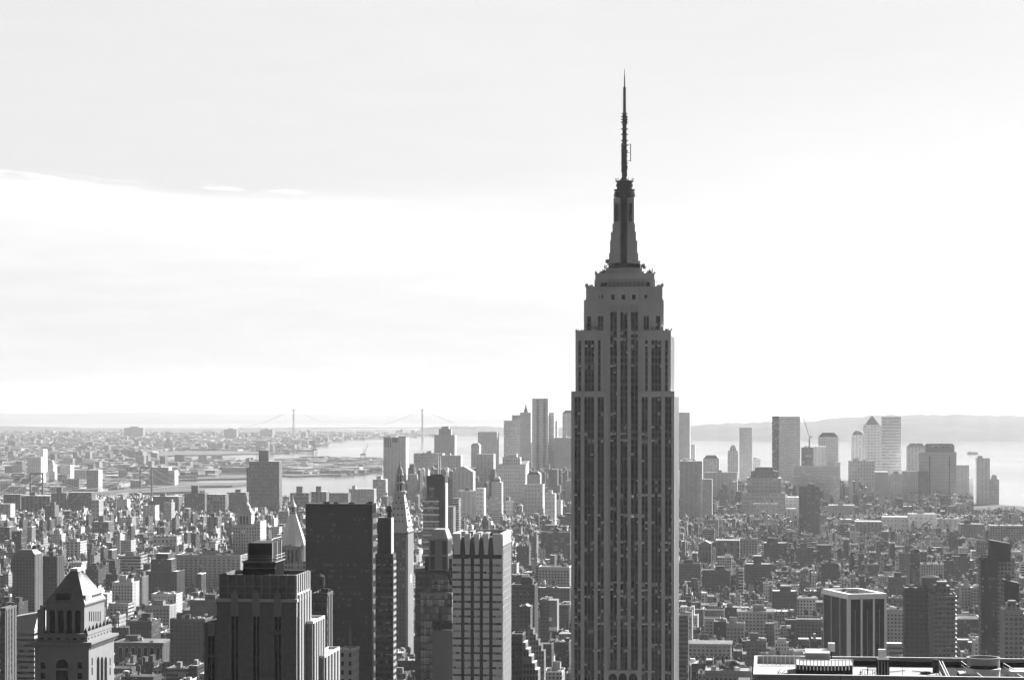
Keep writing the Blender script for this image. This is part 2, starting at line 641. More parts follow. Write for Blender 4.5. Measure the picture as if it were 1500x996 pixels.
ridge('hills', [(985, 640), (1000, 624), (1060, 620), (1170, 618), (1240, 611), (1300, 608), (1420, 607.5), (1500, 609), (1700, 612)], 15900, 4500, HILL_M, 1)
ridge('hills', [(595, 634), (640, 625), (700, 624), (780, 627), (900, 624), (1010, 626)], 18300, 3500, HILL_M, 2)
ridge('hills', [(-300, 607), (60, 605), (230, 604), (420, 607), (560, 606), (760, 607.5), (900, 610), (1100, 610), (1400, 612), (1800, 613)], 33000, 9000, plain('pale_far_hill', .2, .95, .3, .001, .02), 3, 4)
ridge('hills', [(-300, 622), (0, 624), (150, 627), (380, 628), (520, 630), (600, 632)], 21500, 3000, HILL_M, 5, 5)

hz = MB()
hm = bpy.data.materials.new('haze_air')
hm.use_nodes = True
t_ = NT(hm.node_tree)
vp = t_.n('ShaderNodeVolumePrincipled')
vp.inputs['Color'].default_value = (0.57, 0.57, 0.57, 1)
vp.inputs['Density'].default_value = HAZE_DENSITY
vp.inputs['Anisotropy'].default_value = HAZE_ANISO
o_ = t_.n('ShaderNodeOutputMaterial')
t_.link(vp.outputs[0], o_.inputs['Volume'])
hz.box(-15500, 15500, -600, 60000, -300, 446, hm, bottom=True)
haze = hz.build('haze')
haze['kind'] = 'stuff'

# ------------------------------------------------------------------ the tall central tower with the spire
def mast_bar(b, x, y, z0, z1, r, m=None):
    b.bar((x, y, z0), (x, y, z1), r, m or DARK)


def spandrel_grid(b, xa, xb, y, z0, z1, n, fh, sp_h, mull, glass, sp_mats, yo=0.25, seed=0.5):
    """glass plane with n windows side by side, floor spandrels and mullions standing proud of it"""
    b.face([(xa, y, z0), (xb, y, z0), (xb, y, z1), (xa, y, z1)], glass, (0, 0, 0, seed),
           [(0, z0), ((xb - xa), z0), ((xb - xa), z1), (0, z1)])
    k = floor(z0 / fh)
    while k * fh < z1:
        a, c = max(k * fh, z0), min(k * fh + sp_h, z1)
        if c > a:
            m = sp_mats[int(abs(sin(k * 12.9898)) * 43758.5) % len(sp_mats)]      # one finish right round each floor
            b.face([(xa, y - yo, a), (xb, y - yo, a), (xb, y - yo, c), (xa, y - yo, c)], m)
            b.face([(xa, y - yo, c), (xb, y - yo, c), (xb, y - .01, c), (xa, y - .01, c)], m)
        k += 1
    w = (xb - xa) / n
    for i in range(1, n):
        x = xa + w * i
        b.box(x - mull / 2, x + mull / 2, y - yo - .18, y - .01, z0, z1, STEEL)


SP_MATS = [plain('aluminium_spandrel', .07, .5, .3, .6, .2), plain('dull_aluminium_spandrel', .05, .5, .4, .6, .2), SPANDREL, plain('bright_aluminium_spandrel', .11, .45, .3, .6, .3)]


def piered_front(body, root, zones, x0, x1, yf, z0, z1, head, fh=3.8, sp=1.3, recess=0.9, mat=LIMESTONE, part='window_bay', glass=ESB_GLASS, depth_core=None):
    """masonry piers between recessed bays; body gets piers and the wall above them, each bay becomes a part"""
    xs = [x0]
    for a, b_, n in zones:
        xs += [a, b_]
    xs.append(x1)
    for i in range(0, len(xs), 2):
        if xs[i + 1] - xs[i] > 0.05:
            body.box(xs[i], xs[i + 1], yf, yf + recess + 0.5, z0, z1 - head, mat)
    body.box(x0, x1, yf - 0.02, yf + recess + 0.5, z1 - head, z1, mat)
    for a, b_, n in zones:
        w = MB()
        spandrel_grid(w, a + .01, b_ - .01, yf + recess, z0, z1 - head, n, fh, sp, 0.42, glass, SP_MATS, seed=random.random())
        w.build(part, root)


def build_spire_tower():
    f = Fr(836.6, 1300)
    root = f.empty('spire_skyscraper')
    tag(root, 'tall stone skyscraper with setbacks, ribbed crown and needle spire rising above everything else', 'skyscraper')
    X = lambda px, y=0: f.x(px, y)
    q3 = lambda v: 820 + v / 4.526
    body = MB()
    xr = X(988)
    zt = f.z(573, X(860))
    D = f.d(994.5, xr)
    zones = lambda vals: [(X(q3(a)), X(q3(b)), n) for a, b, n in vals]
    lw = zones([(97, 138, 2), (162, 227, 3), (250, 292, 2)])
    rw = zones([(543, 583, 2), (608, 673, 3), (697, 740, 2)])
    ce = zones([(330, 375, 2), (398, 445, 2), (468, 515, 2)])
    xa, xb = X(890), X(935)
    rec = 4.5
    zb = 0.0
    # shaft cores
    body.box(0.02, xa - .02, 1.45, D, zb, zt - .1, LIMESTONE)
    body.box(xb + .02, xr - .02, 1.45, D, zb, zt - .1, LIMESTONE)
    zc = f.z(418.5, X(912), 6)
    body.box(xa - .1, xb + .1, rec + 1.45, D - 1, zb, zc - 2, LIMESTONE)
    piered_front(body, root, lw, 0, xa, 0, zb, zt, 3.2)
    piered_front(body, root, rw, xb, xr, 0, zb, zt, 3.2)
    zr = f.z(982, X(912))
    piered_front(body, root, ce, xa - .3, xb + .3, rec, zr, f.z(455, X(912)), 0.5)
    # west side: piers and recessed strips too
    n = 7
    for i in range(n):
        a = 1.6 + (D - 1.6) * i / n
        body.box(xr - .02, xr + 0.10, a, a + (D - 1.6) / n * 0.14, zb, zt - 3, LIMESTONE)
    body.box(xr - .02, xr + .12, 1.6, D, zt - 3, zt - .01, LIMESTONE)
    body.build('shaft', root)
    sw = MB()
    sw.face([(xr + .02, 1.7, zb), (xr + .02, D, zb), (xr + .02, D, zt - 3), (xr + .02, 1.7, zt - 3)], BAY_GLASS, (0, 0, 0, .3),
            [(1.7, zb), (D, zb), (D, zt - 3), (1.7, zt - 3)])
    sw.build('side_windows', root)
    # base block under the central recess with three arched windows
    pb = MB()
    pb.box(xa, xb, 0.4, rec + 1.4, zb, zr, LIMESTONE)
    pb.box(xa - .2, xb + .2, 0.1, 1.2, zr - 1.2, zr + .15, LIMESTONE)
    pb.build('recess_base', root)
    for cx in (358, 424, 494):
        c = X(820 + cx / 4.61)
        wv = 2.45
        ptop = f.z(820 if False else 780 + 948 / 4.61, c)
        pts = [(c - wv, zb)] + [(c + wv * cos(a), ptop - wv * 1.3 + wv * 1.3 * sin(a)) for a in [pi - pi * k / 10 for k in range(11)]] + [(c + wv, zb)]
        w = MB()
        w.face([(p[0], 0.37, p[1]) for p in pts][::-1], BLACK)
        w.build('arched_window', root)
    # second tier
    y2 = 1.6
    zt2 = f.z(484, X(870))
    q2 = lambda v: 820 + v / 4.153
    x2 = X(843, y2)
    x2r = X(982.8, y2)
    l2, l2r = X(884, y2), X(941.6, y2)
    t2 = MB()
    z2 = lambda vals: [(X(q2(a), y2), X(q2(b), y2), n_) for a, b, n_ in vals]
    D2 = f.d(987.8, x2r)
    t2.box(x2 + .02, l2 - .02, y2 + 1.4, D2, zt - .5, zt2 - .1, LIMESTONE)
    t2.box(l2r + .02, x2r - .02, y2 + 1.4, D2, zt - .5, zt2 - .1, LIMESTONE)
    piered_front(t2, root, z2([(113, 130, 1), (151, 209, 3), (232, 248, 1)]), x2, l2, y2, zt - .3, zt2, 5.5)
    piered_front(t2, root, z2([(519, 535, 1), (557, 616, 3), (640, 656, 1)]), l2r, x2r, y2, zt - .3, zt2, 5.5)
    # inner shoulders beside the recess
    t2.box(l2 - .02, xa - .32, rec - 1.2, rec + 2, zt - .3, zt2 + 0.5, LIMESTONE)
    t2.box(xb + .32, l2r + .02, rec - 1.2, rec + 2, zt - .3, zt2 + 0.5, LIMESTONE)
    for i in range(6):
        a = y2 + 1.6 + (D2 - y2 - 2) * i / 6
        t2.box(x2r - .02, x2r + .15, a, a + (D2 - y2) / 6 * .2, zt - .3, zt2 - 3, LIMESTONE)
    t2.box(x2r - .02, x2r + .17, y2 + 1.6, D2, zt2 - 3, zt2 - .02, LIMESTONE)
    t2.build('upper_shaft', root)
    sw = MB()
    sw.face([(x2r + .02, y2 + 1.7, zt), (x2r + .02, D2, zt), (x2r + .02, D2, zt2 - 3), (x2r + .02, y2 + 1.7, zt2 - 3)], BAY_GLASS, (0, 0, 0, .3), [(1.7, zt), (D2, zt), (D2, zt2 - 3), (1.7, zt2 - 3)])
    sw.build('side_windows', root)
    # third tier (wide shoulders behind the wings)
    y3 = rec + 1.0
    zt3, zt4 = f.z(439.5, X(912), y3), f.z(419.5, X(912), y3)
    t3 = MB()
    a3, b3 = X(855.4, y3), X(972.5, y3)
    D3 = f.d(977.5, b3)
    wins = [(165, 190), (232, 264), (510, 542), (585, 610)]
    z3z = [(X(q2(a), y3), X(q2(b), y3), 1 if b - a < 28 else 2) for a, b in wins]
    t3.box(a3 + .02, X(888, y3), y3 + 1.4, D3 - 2, zt2 - 1, zt3 - .1, LIMESTONE)
    t3.box(X(936, y3), b3 - .02, y3 + 1.4, D3 - 2, zt2 - 1, zt3 - .1, LIMESTONE)
    piered_front(t3, root, z3z[:2], a3, X(891, y3), y3, zt2 - .6, zt3, 9.0)
    piered_front(t3, root, z3z[2:], X(934.5, y3), b3, y3, zt2 - .6, zt3, 9.0)
    # ornaments (pale wings) above the three central bays
    a4, b4 = X(858.5, y3 + 1), X(972, y3 + 1)
    t3.box(a4, b4 - .5, y3 + 1, D3 - 4, zt3 - .3, zt4, LIMESTONE)
    t3.box(X(888, y3), X(936, y3), y3 - 1.2, y3 + 4, f.z(454, X(912), y3), zt4 - 1.0, LIMESTONE)
    for i in range(13):      # shallow pilasters and a string course break up the attic walls
        x = a4 + 1.5 + (b4 - a4 - 3.5) * i / 12
        if not X(888, y3) - 1 < x < X(936, y3) + 1:
            t3.box(x - .45, x + .45, y3 + .7, y3 + 1.02, zt3, zt4 - .9, LIMESTONE)
    for zz_ in (zt3 + .2, zt4 - .8):
        t3.box(a4 - .2, b4 - .3, y3 + .6, y3 + 1.1, zz_, zz_ + .7, LIMESTONE)
    # buttress steps on the roofline
    for px in (859, 866, 965, 970):
        t3.box(X(px, y3) - .8, X(px, y3) + .8, y3 + .4, y3 + 4, zt4 - .1, zt4 + random.uniform(.8, 2), LIMESTONE)
    t3.build('shoulder_tier', root)
    for v in (323, 385, 451):
        o = MB()
        c = X(q2(v), y3)
        for dx in (-1.6, 0, 1.6):
            o.box(c + dx - .55, c + dx + .55, y3 - 1.75, y3 - 1.2, f.z(455, c, y3), f.z(447.5 - (1.2 if dx == 0 else 0), c, y3), PALE)
        o.box(c - 2.4, c + 2.4, y3 - 1.65, y3 - 1.2, f.z(455.5, c, y3), f.z(452.5, c, y3), PALE)
        o.build('wing_ornament', root)
    for v in (250, 323, 388, 451, 526):
        w = MB()
        c = X(q2(v), y3)
        zz = f.z(433.5, c, y3)
        yy = y3 - 1.24 if 300 < v < 470 else y3 + .96
        w.box(c - 1.0, c + 1.0, yy - .05, yy + .2, zz - 2.2, zz + .6, BLACK)
        w.build('attic_window', root)
    # observation deck: recessed glazed storey under a heavy slab, then stepped blocks
    dk = MB()
    yd = y3 + 3
    zd0, zd1 = f.z(419.5, X(912), yd), f.z(400.5, X(912), yd)
    xa5, xb5 = X(871.8, yd), X(959, yd)
    dk.box(xa5 + 1.5, xb5 - 1.5, yd + 1.6, D3 - 6, zd0 - .2, zd1 - .6, BLACK)
    zz = f.z(413.5, X(912), yd)
    dk.box(xa5 + .4, xb5 - .4, yd + .3, D3 - 5, zz, zz + 1.2, LIMESTONE)
    dk.box(xa5, xb5, yd, D3 - 4.6, zd1 - 3.4, zd1, LIMESTONE)
    for px in (875, 956):
        dk.box(X(px, yd) - 1.6, X(px, yd) + 1.6, yd + .1, yd + 5, zd0 - .1, zd1 - 3.5, LIMESTONE)
    zz2 = f.z(408.5, X(912), yd)
    dk.box(xa5 + 1.0, xb5 - 1.0, yd + .6, D3 - 5, zz2 - .5, zz2 + .4, PALE)
    for i in range(24):      # piers between the dark openings of the deck storey
        x = xa5 + 2.2 + (xb5 - xa5 - 4.4) * i / 23
        dk.box(x - .3, x + .3, yd + 1.2, yd + 1.58, zz + 1.2, zd1 - 3.42, LIMESTONE)
    dk.build('observation_deck', root)
    rail = MB()
    for i in range(30):
        x = X(890, yd) + (X(946, yd) - X(890, yd)) * i / 29
        rail.bar((x, yd - .5, zd0 - .1), (x, yd - .5, zd0 + 2.2), .22, PALE)
    rail.box(X(889, yd), X(947, yd), yd - .6, yd - .4, zd0 + 2.2, zd0 + 2.45, STEEL)
    rail.build('deck_fence', root)
    st = MB()
    ys = yd + 4
    st.box(X(880, ys), X(944, ys), ys, D3 - 9, zd1 - .1, f.z(397, X(912), ys), LIMESTONE)
    st.box(X(887, ys), X(940.5, ys), ys + 1, D3 - 10, f.z(397, X(912), ys) - .1, f.z(392.5, X(912), ys), LIMESTONE)
    st.box(X(892, ys), X(937.5, ys), ys + 2, D3 - 11, f.z(392.5, X(912), ys) - .1, f.z(386, X(912), ys), DARK)
    st.build('stepped_base', root)
    # mooring mast: round core, four stepped wings, dark glazed strips
    cx = X(914.8, 20)
    cy = 20.0
    Z = lambda r: f.z(r, cx, cy)
    R = lambda w: w / 2 * (f.Y + cy) / F
    core = MB()
    core.lathe(cx, cy, [(R(27), Z(388)), (R(26), Z(289)), (R(30), Z(288.6)), (R(30), Z(281.5)), (R(26.5), Z(281)), (R(26.5), Z(279))], DARK, n=20)
    core.build('mast_core', root)
    wg = MB()
    # wings: broad stone fins left and right of each glazed strip, stepping in with height
    steps = [(386, 372, 43), (372, 353.6, 40), (353.6, 341, 36), (341, 329, 33), (329, 291, 30)]
    for r0, r1, w in steps:
        hw = R(w)
        s_ = R(9.0)
        for (sx, sy) in ((-1, -1), (1, -1), (1, 1), (-1, 1)):
            xs = sorted((cx + sx * s_, cx + sx * hw))
            ysr = sorted((cy + sy * s_, cy + sy * (R(27) / 2 + R(w) * 0.35)))
            wg.box(xs[0], xs[1], ysr[0] - (1.5 if sy < 0 else 0), ysr[1], Z(r0) - .1, Z(r1), LIMESTONE)
    wg.build('mast_wings', root)
    gs = MB()
    gs.box(cx - R(9.2), cx + R(9.2), cy - R(27) / 2 - 5.0, cy, Z(387), Z(290), BLACK)
    gs.build('glazed_strip', root)
    for sx in (-1, 1):
        g2 = MB()
        xx = cx + sx * R(21)
        g2.box(xx - R(4.5), xx + R(4.5), cy - R(27) / 2 - 6.5, cy - 2, Z(326), Z(300), DARK)
        g2.build('glazed_strip', root)
    dm = MB()
    dm.lathe(cx, cy, [(R(29.5), Z(280)), (R(31), Z(279.5)), (R(31), Z(278)), (R(22), Z(277.5)), (R(22), Z(274.5)), (R(24.5), Z(274)), (R(24.5), Z(270)), (R(22), Z(269.5)),
                      (R(22.5), Z(267.5)), (R(26), Z(266.8)), (R(26), Z(265.6)), (R(15), Z(264.5)), (R(9), Z(261)), (R(6), Z(258))], DARK, n=20)
    for k in range(10):
        a = k * 2 * pi / 10 + .2
        dm.bar((cx + R(25.5) * cos(a), cy + R(25.5) * sin(a), Z(266)), (cx + R(26.5) * cos(a), cy + R(26.5) * sin(a), Z(261.5)), .22, DARK)
        dm.bar((cx + R(30) * cos(a), cy + R(30) * sin(a), Z(289)), (cx + R(31.5) * cos(a), cy + R(31.5) * sin(a), Z(285.5)), .25, DARK)
    dm.build('mast_dome', root)
    an = MB()
    hw = R(6.4)
    prev = None
    for i in range(27):      # lattice mast
        r = 259 - (259 - 167) * i / 26
        w = hw * (1 - .38 * i / 26) * 1.0
        ring = [(cx - w, cy - w, Z(r)), (cx + w, cy - w, Z(r)), (cx + w, cy + w, Z(r)), (cx - w, cy + w, Z(r))]
        if prev:
            for k in range(4):
                an.bar(prev[k], ring[k], .30, DARK)
                an.bar(prev[k], ring[(k + 1) % 4], .17, DARK)
                an.bar(ring[k], ring[(k + 1) % 4], .17, DARK)
        prev = ring
    an.bar((cx, cy, Z(259)), (cx, cy, Z(167)), 1.05, DARK, n=8, r2=.6)
    an.build('lattice_mast', root)
    ra_ = random.Random(12)
    for i in range(26):      # panels, dipoles and boxes strapped to the mast
        eq = MB()
        r = ra_.uniform(171, 256)
        a = ra_.uniform(0, 6.28)
        q = R(5.5 + 2.5 * (r - 167) / 92)
        x, y = cx + q * cos(a), cy + q * sin(a)
        hh = ra_.uniform(.6, 2.4)
        eq.box(x - .32, x + .32, y - .32, y + .32, Z(r), Z(r) + hh, DARK, bottom=True)
        eq.bar((x, y, Z(r) + hh / 2), (cx, cy, Z(r) + hh / 2), .12, DARK)
        eq.build('mast_equipment', root)
    tp = MB()
    tp.lathe(cx, cy, [(R(7), Z(167.8)), (R(9), Z(167.2)), (R(9), Z(166.2)), (R(3), Z(166))], DARK, n=12)
    tp.bar((cx, cy, Z(167)), (cx, cy, Z(128)), .78, DARK, n=8, r2=.62)
    tp.bar((cx, cy, Z(128)), (cx, cy, Z(112)), .40, DARK, n=6, r2=.3)
    tp.bar((cx, cy, Z(112)), (cx, cy, Z(101.5)), .22, DARK, n=6, r2=.1)
    for i in range(14):
        r = 165 - 2.7 * i
        tp.box(cx - .95, cx + .95, cy - .95, cy + .95, Z(r), Z(r) + .35, DARK)
    tp.build('needle', root)
    rings = MB()
    for r in (240, 222, 214, 207, 198, 190, 180, 176, 172):
        rings.lathe(cx, cy, [(.1, Z(r) - .05), (R(10.5), Z(r)), (R(10.5), Z(r) + .5), (.1, Z(r) + .6)], DARK, n=10)
    rings.build('antenna_ring', root)
    for (px, r0, r1) in ((910.8, 253, 210), (923.8, 237, 211)):
        a = MB()
        x = X(px, cy)
        a.bar((x, cy - .4, Z(r0)), (x, cy - .4, Z(r1)), .32, DARK)
        for r in (r0 - 1, (r0 + r1) / 2, r1 + 1.5):
            a.bar((x, cy - .4, Z(r)), (cx, cy, Z(r)), .16, DARK)
        a.build('side_antenna', root)
    x = X(895.5, 16)
    a = MB()
    a.bar((x, 16, Z(362)), (x, 16, Z(341)), .35, DARK)
    a.bar((x, 16, Z(355)), (x + 2.2, 18, Z(355)), .2, DARK)
    a.bar((x, 16, Z(347)), (x + 2.6, 18, Z(347)), .2, DARK)
    a.build('side_antenna', root)
    # dishes and clutter on the ledges
    rnd = random.Random(4)
    for (px, row, r) in ((890, 383, 1.3), (893, 388, .9), (885, 397, .8), (936, 384, .8), (942, 389, 1.0), (952, 399, 1.1)):
        d = MB()
        y = 14 if row < 392 else yd + 2
        c = (X(px, y), y, f.z(row, X(px), y))
        d.bar((c[0], y - .3, c[2]), (c[0], y + .3, c[2]), r, STEEL, n=14)
        d.bar((c[0], y, c[2] - 2.4), (c[0], y, c[2]), .18, DARK)
        d.build('antenna_dish', root)
    for (px, row) in ((960.5, 476), (968, 478), (970, 480), (866, 480), (873, 481), (880, 481), (955, 481), (976, 483)):
        d = MB()
        y = y2 + 1.2
        r = .9 if px < 900 else .8
        c = (X(px, y), y, f.z(row, X(px), y))
        d.bar((c[0], y - .25, c[2]), (c[0] + .15, y + .25, c[2]), r, WHITE if px > 957 and px < 970 else STEEL, n=14)
        d.bar((c[0], y + .1, zt2 - .2), (c[0], y + .1, c[2]), .2, DARK)
        d.build('antenna_dish', root)
    cl = MB()
    for (pxa, pxb, row, h) in ((872, 884, 400.5, 9), (946, 959, 400.5, 9), (884, 896, 393, 8), (936, 945, 393, 8), (856, 872, 419.5, 3), (958, 973, 419.5, 3.5), (843, 856, 484, 2.5), (973, 984, 484, 4), (950, 962, 484, 3)):
        for i in range(9):
            y = {400.5: yd + 1, 393: ys + 2, 419.5: y3 + 2, 484: y2 + 1}[row]
            x = X(rnd.uniform(pxa, pxb), y)
            z0 = f.z(row, x, y) - .2
            h_ = h * rnd.uniform(.15, .9) * .38
            cl.bar((x, y + rnd.uniform(0, 2), z0), (x + rnd.uniform(-.3, .3), y + 1, z0 + h_), rnd.uniform(.1, .3), DARK)
            if rnd.random() < .35:
                cl.box(x - .5, x + .5, y, y + 1, z0, z0 + h_ * .5, STEEL)
    cl.build('roof_antennas', root)
    return root


build_spire_tower()

# ------------------------------------------------------------------ near towers built one by one
def water_tank(parent, x, y, z, r=2.0, h=3.6, leg=2.6):
    b = MB()
    for sx in (-1, 1):
        for sy in (-1, 1):
            b.bar((x + sx * r * .6, y + sy * r * .6, z - .1), (x + sx * r * .6, y + sy * r * .6, z + leg), .16, DARK)
    b.lathe(x, y, [(.1, z + leg), (r, z + leg), (r * .96, z + leg + h), (r * 1.06, z + leg + h), (.05, z + leg + h + r * .7)], WOOD, n=12)
    return b.build('water_tank', parent)


def antenna(parent, x, y, z, h, r=.12, name='antenna'):
    b = MB()
    b.bar((x, y, z - .2), (x, y, z + h), r, STEEL, n=5, r2=r * .5)
    return b.build(name, parent)


def parapet(b, x0, x1, y0, y1, z, h, t, m, at=(0.3, 0, 0, .5)):
    """rim standing on a roof, 4 bars with butted corners"""
    b.box(x0, x1, y0, y0 + t, z - .05, z + h, m, at)
    b.box(x0, x1, y1 - t, y1, z - .05, z + h, m, at)
    b.box(x0, x0 + t, y0 + t + .003, y1 - t - .003, z - .05, z + h - .003, m, at)
    b.box(x1 - t, x1, y0 + t + .003, y1 - t - .003, z - .05, z + h - .003, m, at)


def side_piers(b, x, y0, y1, z0, z1, n, frac, out, m, at=(0.3, 0, 0, .5)):
    w = (y1 - y0) / n
    for i in range(n):
        a = y0 + w * i + w * (1 - frac) / 2
        b.box(x - .02, x + out, a, a + w * frac, z0, z1, m, at)


def build_crown_tower():
    f = Fr(317.3, 620)
    root = f.empty('crown_skyscraper')
    tag(root, 'dark brick tower with ribbed crown, three black window slots and stepped sunlit side', 'skyscraper')
    X, Z = f.x, f.z
    xr = X(434.2)
    D = 19.0
    zs, zc, zp = Z(881, X(375)), Z(846, X(375)), Z(900, X(375))
    body = MB()
    slots = [(X(338.8), X(349)), (X(370.6), X(379.8)), (X(402), X(411.8))]
    body.box(0.02, xr - .02, 1.2, D, 0, zs, BRICK)
    xs = [0] + [v for s_ in slots for v in s_] + [xr]
    for i in range(0, len(xs), 2):
        body.box(xs[i], xs[i + 1], 0, 1.25, 0, zs + .0, BRICK)
    for a, c in slots:
        body.box(a + .01, c - .01, 0.25, 1.22, zp, zs - .01, BRICK)
    parapet(body, -.25, xr + .25, -.25, D + .2, zs, .8, .7, PALE)
    side_piers(body, xr, 1, D, 0, Z(872, xr), 5, .5, .5, GREY)
    body.build('shaft', root)
    for a, c in slots:
        w = MB()
        spandrel_grid(w, a + .02, c - .02, 0.9, 0, zp, 2, 3.7, 1.3, .25, BAY_GLASS, [BLACK, DARK, BLACK], seed=random.random())
        w.build('window_slot', root)
        o = MB()
        m_ = (a + c) / 2
        for dx, h in ((-.62, 0), (0, 1.1), (.62, 0)):
            o.box(m_ + dx - .3, m_ + dx + .3, -.3 - (.12 if dx == 0 else 0), .24, zp - .4, Z(870, m_) + h, GREY)
        o.box(m_ - 1.05, m_ + 1.05, -.2, .22, zp - .1, Z(878, m_), GREY)
        o.frust(rect(m_ - .9, m_ + .9, -.25, .2), Z(870, m_), rect(m_ - .1, m_ + .1, -.15, .1), Z(865, m_), GREY)
        o.build('slot_ornament', root)
    cr = MB()
    yc = .5
    ca, cb = X(321, yc), X(433, yc)
    Dc = f.d(452.5, cb)
    cr.box(ca, cb, yc + .3, Dc, zs - .5, zc - .3, BRICK, top=TAR)
    parapet(cr, ca, cb, yc + .28, Dc, zc - .3, 1.0, .4, BRICK)
    n = 9
    for i in range(n + 1):
        x = ca + .15 + (cb - ca - .3) * i / n
        cr.box(x - .16, x + .16, yc, yc + .35, zs + .3, zc + (0.9 if i % 2 == 0 else .5), GREY)
    for k in (.33, .62):
        z = zs + (zc - zs) * k
        cr.box(ca + .05, cb - .05, yc + .1, yc + .32, z, z + .2, GREY)
    for i in range(7):
        y = yc + .5 + (Dc - yc - .8) * i / 6
        cr.box(cb - .05, cb + .35, y - .35, y + .35, zs - 4, zc + .6, PALE)
    cr.box(cb - .05, cb + .25, yc + .4, Dc, zs + 1.5, zs + 2.2, PALE)
    cr.build('crown', root)
    ph = MB()
    yp = 4.0
    a, c = X(356, yp), X(402.5, yp)
    dd = f.d(416, c)
    ph.box(a, c, yp, dd, zc - .6, Z(822, a, yp), BLACK, top=TAR)
    ph.box(a - .25, c + .25, yp - .25, yp + .1, Z(832, a, yp), Z(831, a, yp), GREY)
    ph.box(a - .3, c + .3, yp - .3, dd + .3, Z(823.5, a, yp), Z(821.8, a, yp), GREY, top=TAR)
    a2, c2 = X(363.5, yp + 1), X(398, yp + 1)
    d2 = f.d(412, c2)
    ph.box(a2, c2, yp + 1, d2, Z(823, a, yp), Z(795, a2, yp + 1), DARK, top=TAR)
    for i in range(3):
        x = c2 + .02
        y = yp + 1.4 + (d2 - yp - 2) * i / 2
        ph.box(x, x + .18, y - .2, y + .2, Z(822, a, yp), Z(794.5, a2, yp + 1), PALE)
    ph.build('penthouse', root)
    rl = MB()
    zz, z2 = Z(821.8, a, yp), Z(813.5, a, yp)
    for i in range(12):
        x = a + (c - a) * i / 11
        rl.bar((x, yp - .2, zz), (x, yp - .2, z2), .05, GREY)
    for zq in (z2, (zz + z2) / 2):
        rl.box(a - .2, c + .2, yp - .24, yp - .14, zq, zq + .1, GREY)
        rl.box(c + .2, c + .32, yp, dd, zq, zq + .1, PALE)
    zt = Z(795, a2, yp + 1)
    for i in range(8):
        x = c2 - 4.5 + 4.5 * i / 7
        rl.bar((x, d2 - .3 - i * .3, zt), (x, d2 - .3 - i * .3, zt + 1.1), .05, PALE)
    rl.box(c2 - 4.6, c2 + .1, yp + 1.2, yp + 1.3, zt + 1.0, zt + 1.12, PALE)
    rl.box(c2, c2 + .1, yp + 1.3, d2, zt + 1.0, zt + 1.12, WHITE)
    rl.build('roof_railing', root)
    # stepped western tiers
    def tier(pa, pb, y0, rtop, rslot, pend):
        a, c = X(pa, y0), X(pb, y0)
        dd_ = f.d(pend, c)
        zt = Z(rtop, c, y0)
        t = MB()
        t.box(a, c, y0 + .9, dd_, 0, zt, BRICK, top=GRAVEL)
        m1, m2 = a + (c - a) * .22, a + (c - a) * .62
        t.box(a, m1, y0, y0 + .95, 0, zt - .01, BRICK)
        t.box(m2, c, y0, y0 + .95, 0, zt - .01, BRICK)
        t.box(m1 + .01, m2 - .01, y0 + .15, y0 + .92, Z(rslot, c, y0), zt - .02, GREY)
        parapet(t, a + .02, c + .2, y0 + .0, dd_, zt, .7, .35, PALE)
        side_piers(t, c, y0 + .5, dd_, 0, zt, 5, .5, .4, GREY)
        t.build('setback_tier', root)
        s_ = MB()
        spandrel_grid(s_, m1 + .02, m2 - .02, y0 + .8, 0, Z(rslot, c, y0), 2, 3.7, 1.2, .2, BAY_GLASS, [BLACK, DARK])
        s_.build('window_slot', root)
    y0 = D * .55
    tier(434.6, 457.5, y0, 913, 935, 475)
    y1 = y0 + 8.5
    tier(457, 474.5, y1, 963, 990, 497)
    # projecting lower wing on the east side
    lo = MB()
    y2 = 5
    a, c = X(299, y2), X(317, y2)
    zt = Z(912, a, y2)
    lo.box(a, c, y2 + .8, D, 0, zt, BRICK, top=TAR)
    lo.box(a, a + (c - a) * .3, y2, y2 + .85, 0, zt - .02, BRICK)
    lo.box(a + (c - a) * .85, c, y2, y2 + .85, 0, zt - .02, BRICK)
    lo.box(a + (c - a) * .3 + .01, a + (c - a) * .85 - .01, y2 + .1, y2 + .82, Z(931, a, y2), zt - .03, GREY)
    lo.build('east_wing', root)
    s_ = MB()
    spandrel_grid(s_, a + (c - a) * .3 + .02, a + (c - a) * .85 - .02, y2 + .7, 0, Z(931, a, y2), 2, 3.7, 1.2, .2, BAY_GLASS, [BLACK, DARK])
    s_.build('window_slot', root)


def arch_pts(c, hw, z0, zs, k=10):
    """outline of an arched opening in the xz plane"""
    return [(c - hw, z0), (c + hw, z0)] + [(c + hw * cos(pi * i / k), zs + hw * sin(pi * i / k)) for i in range(k + 1)]


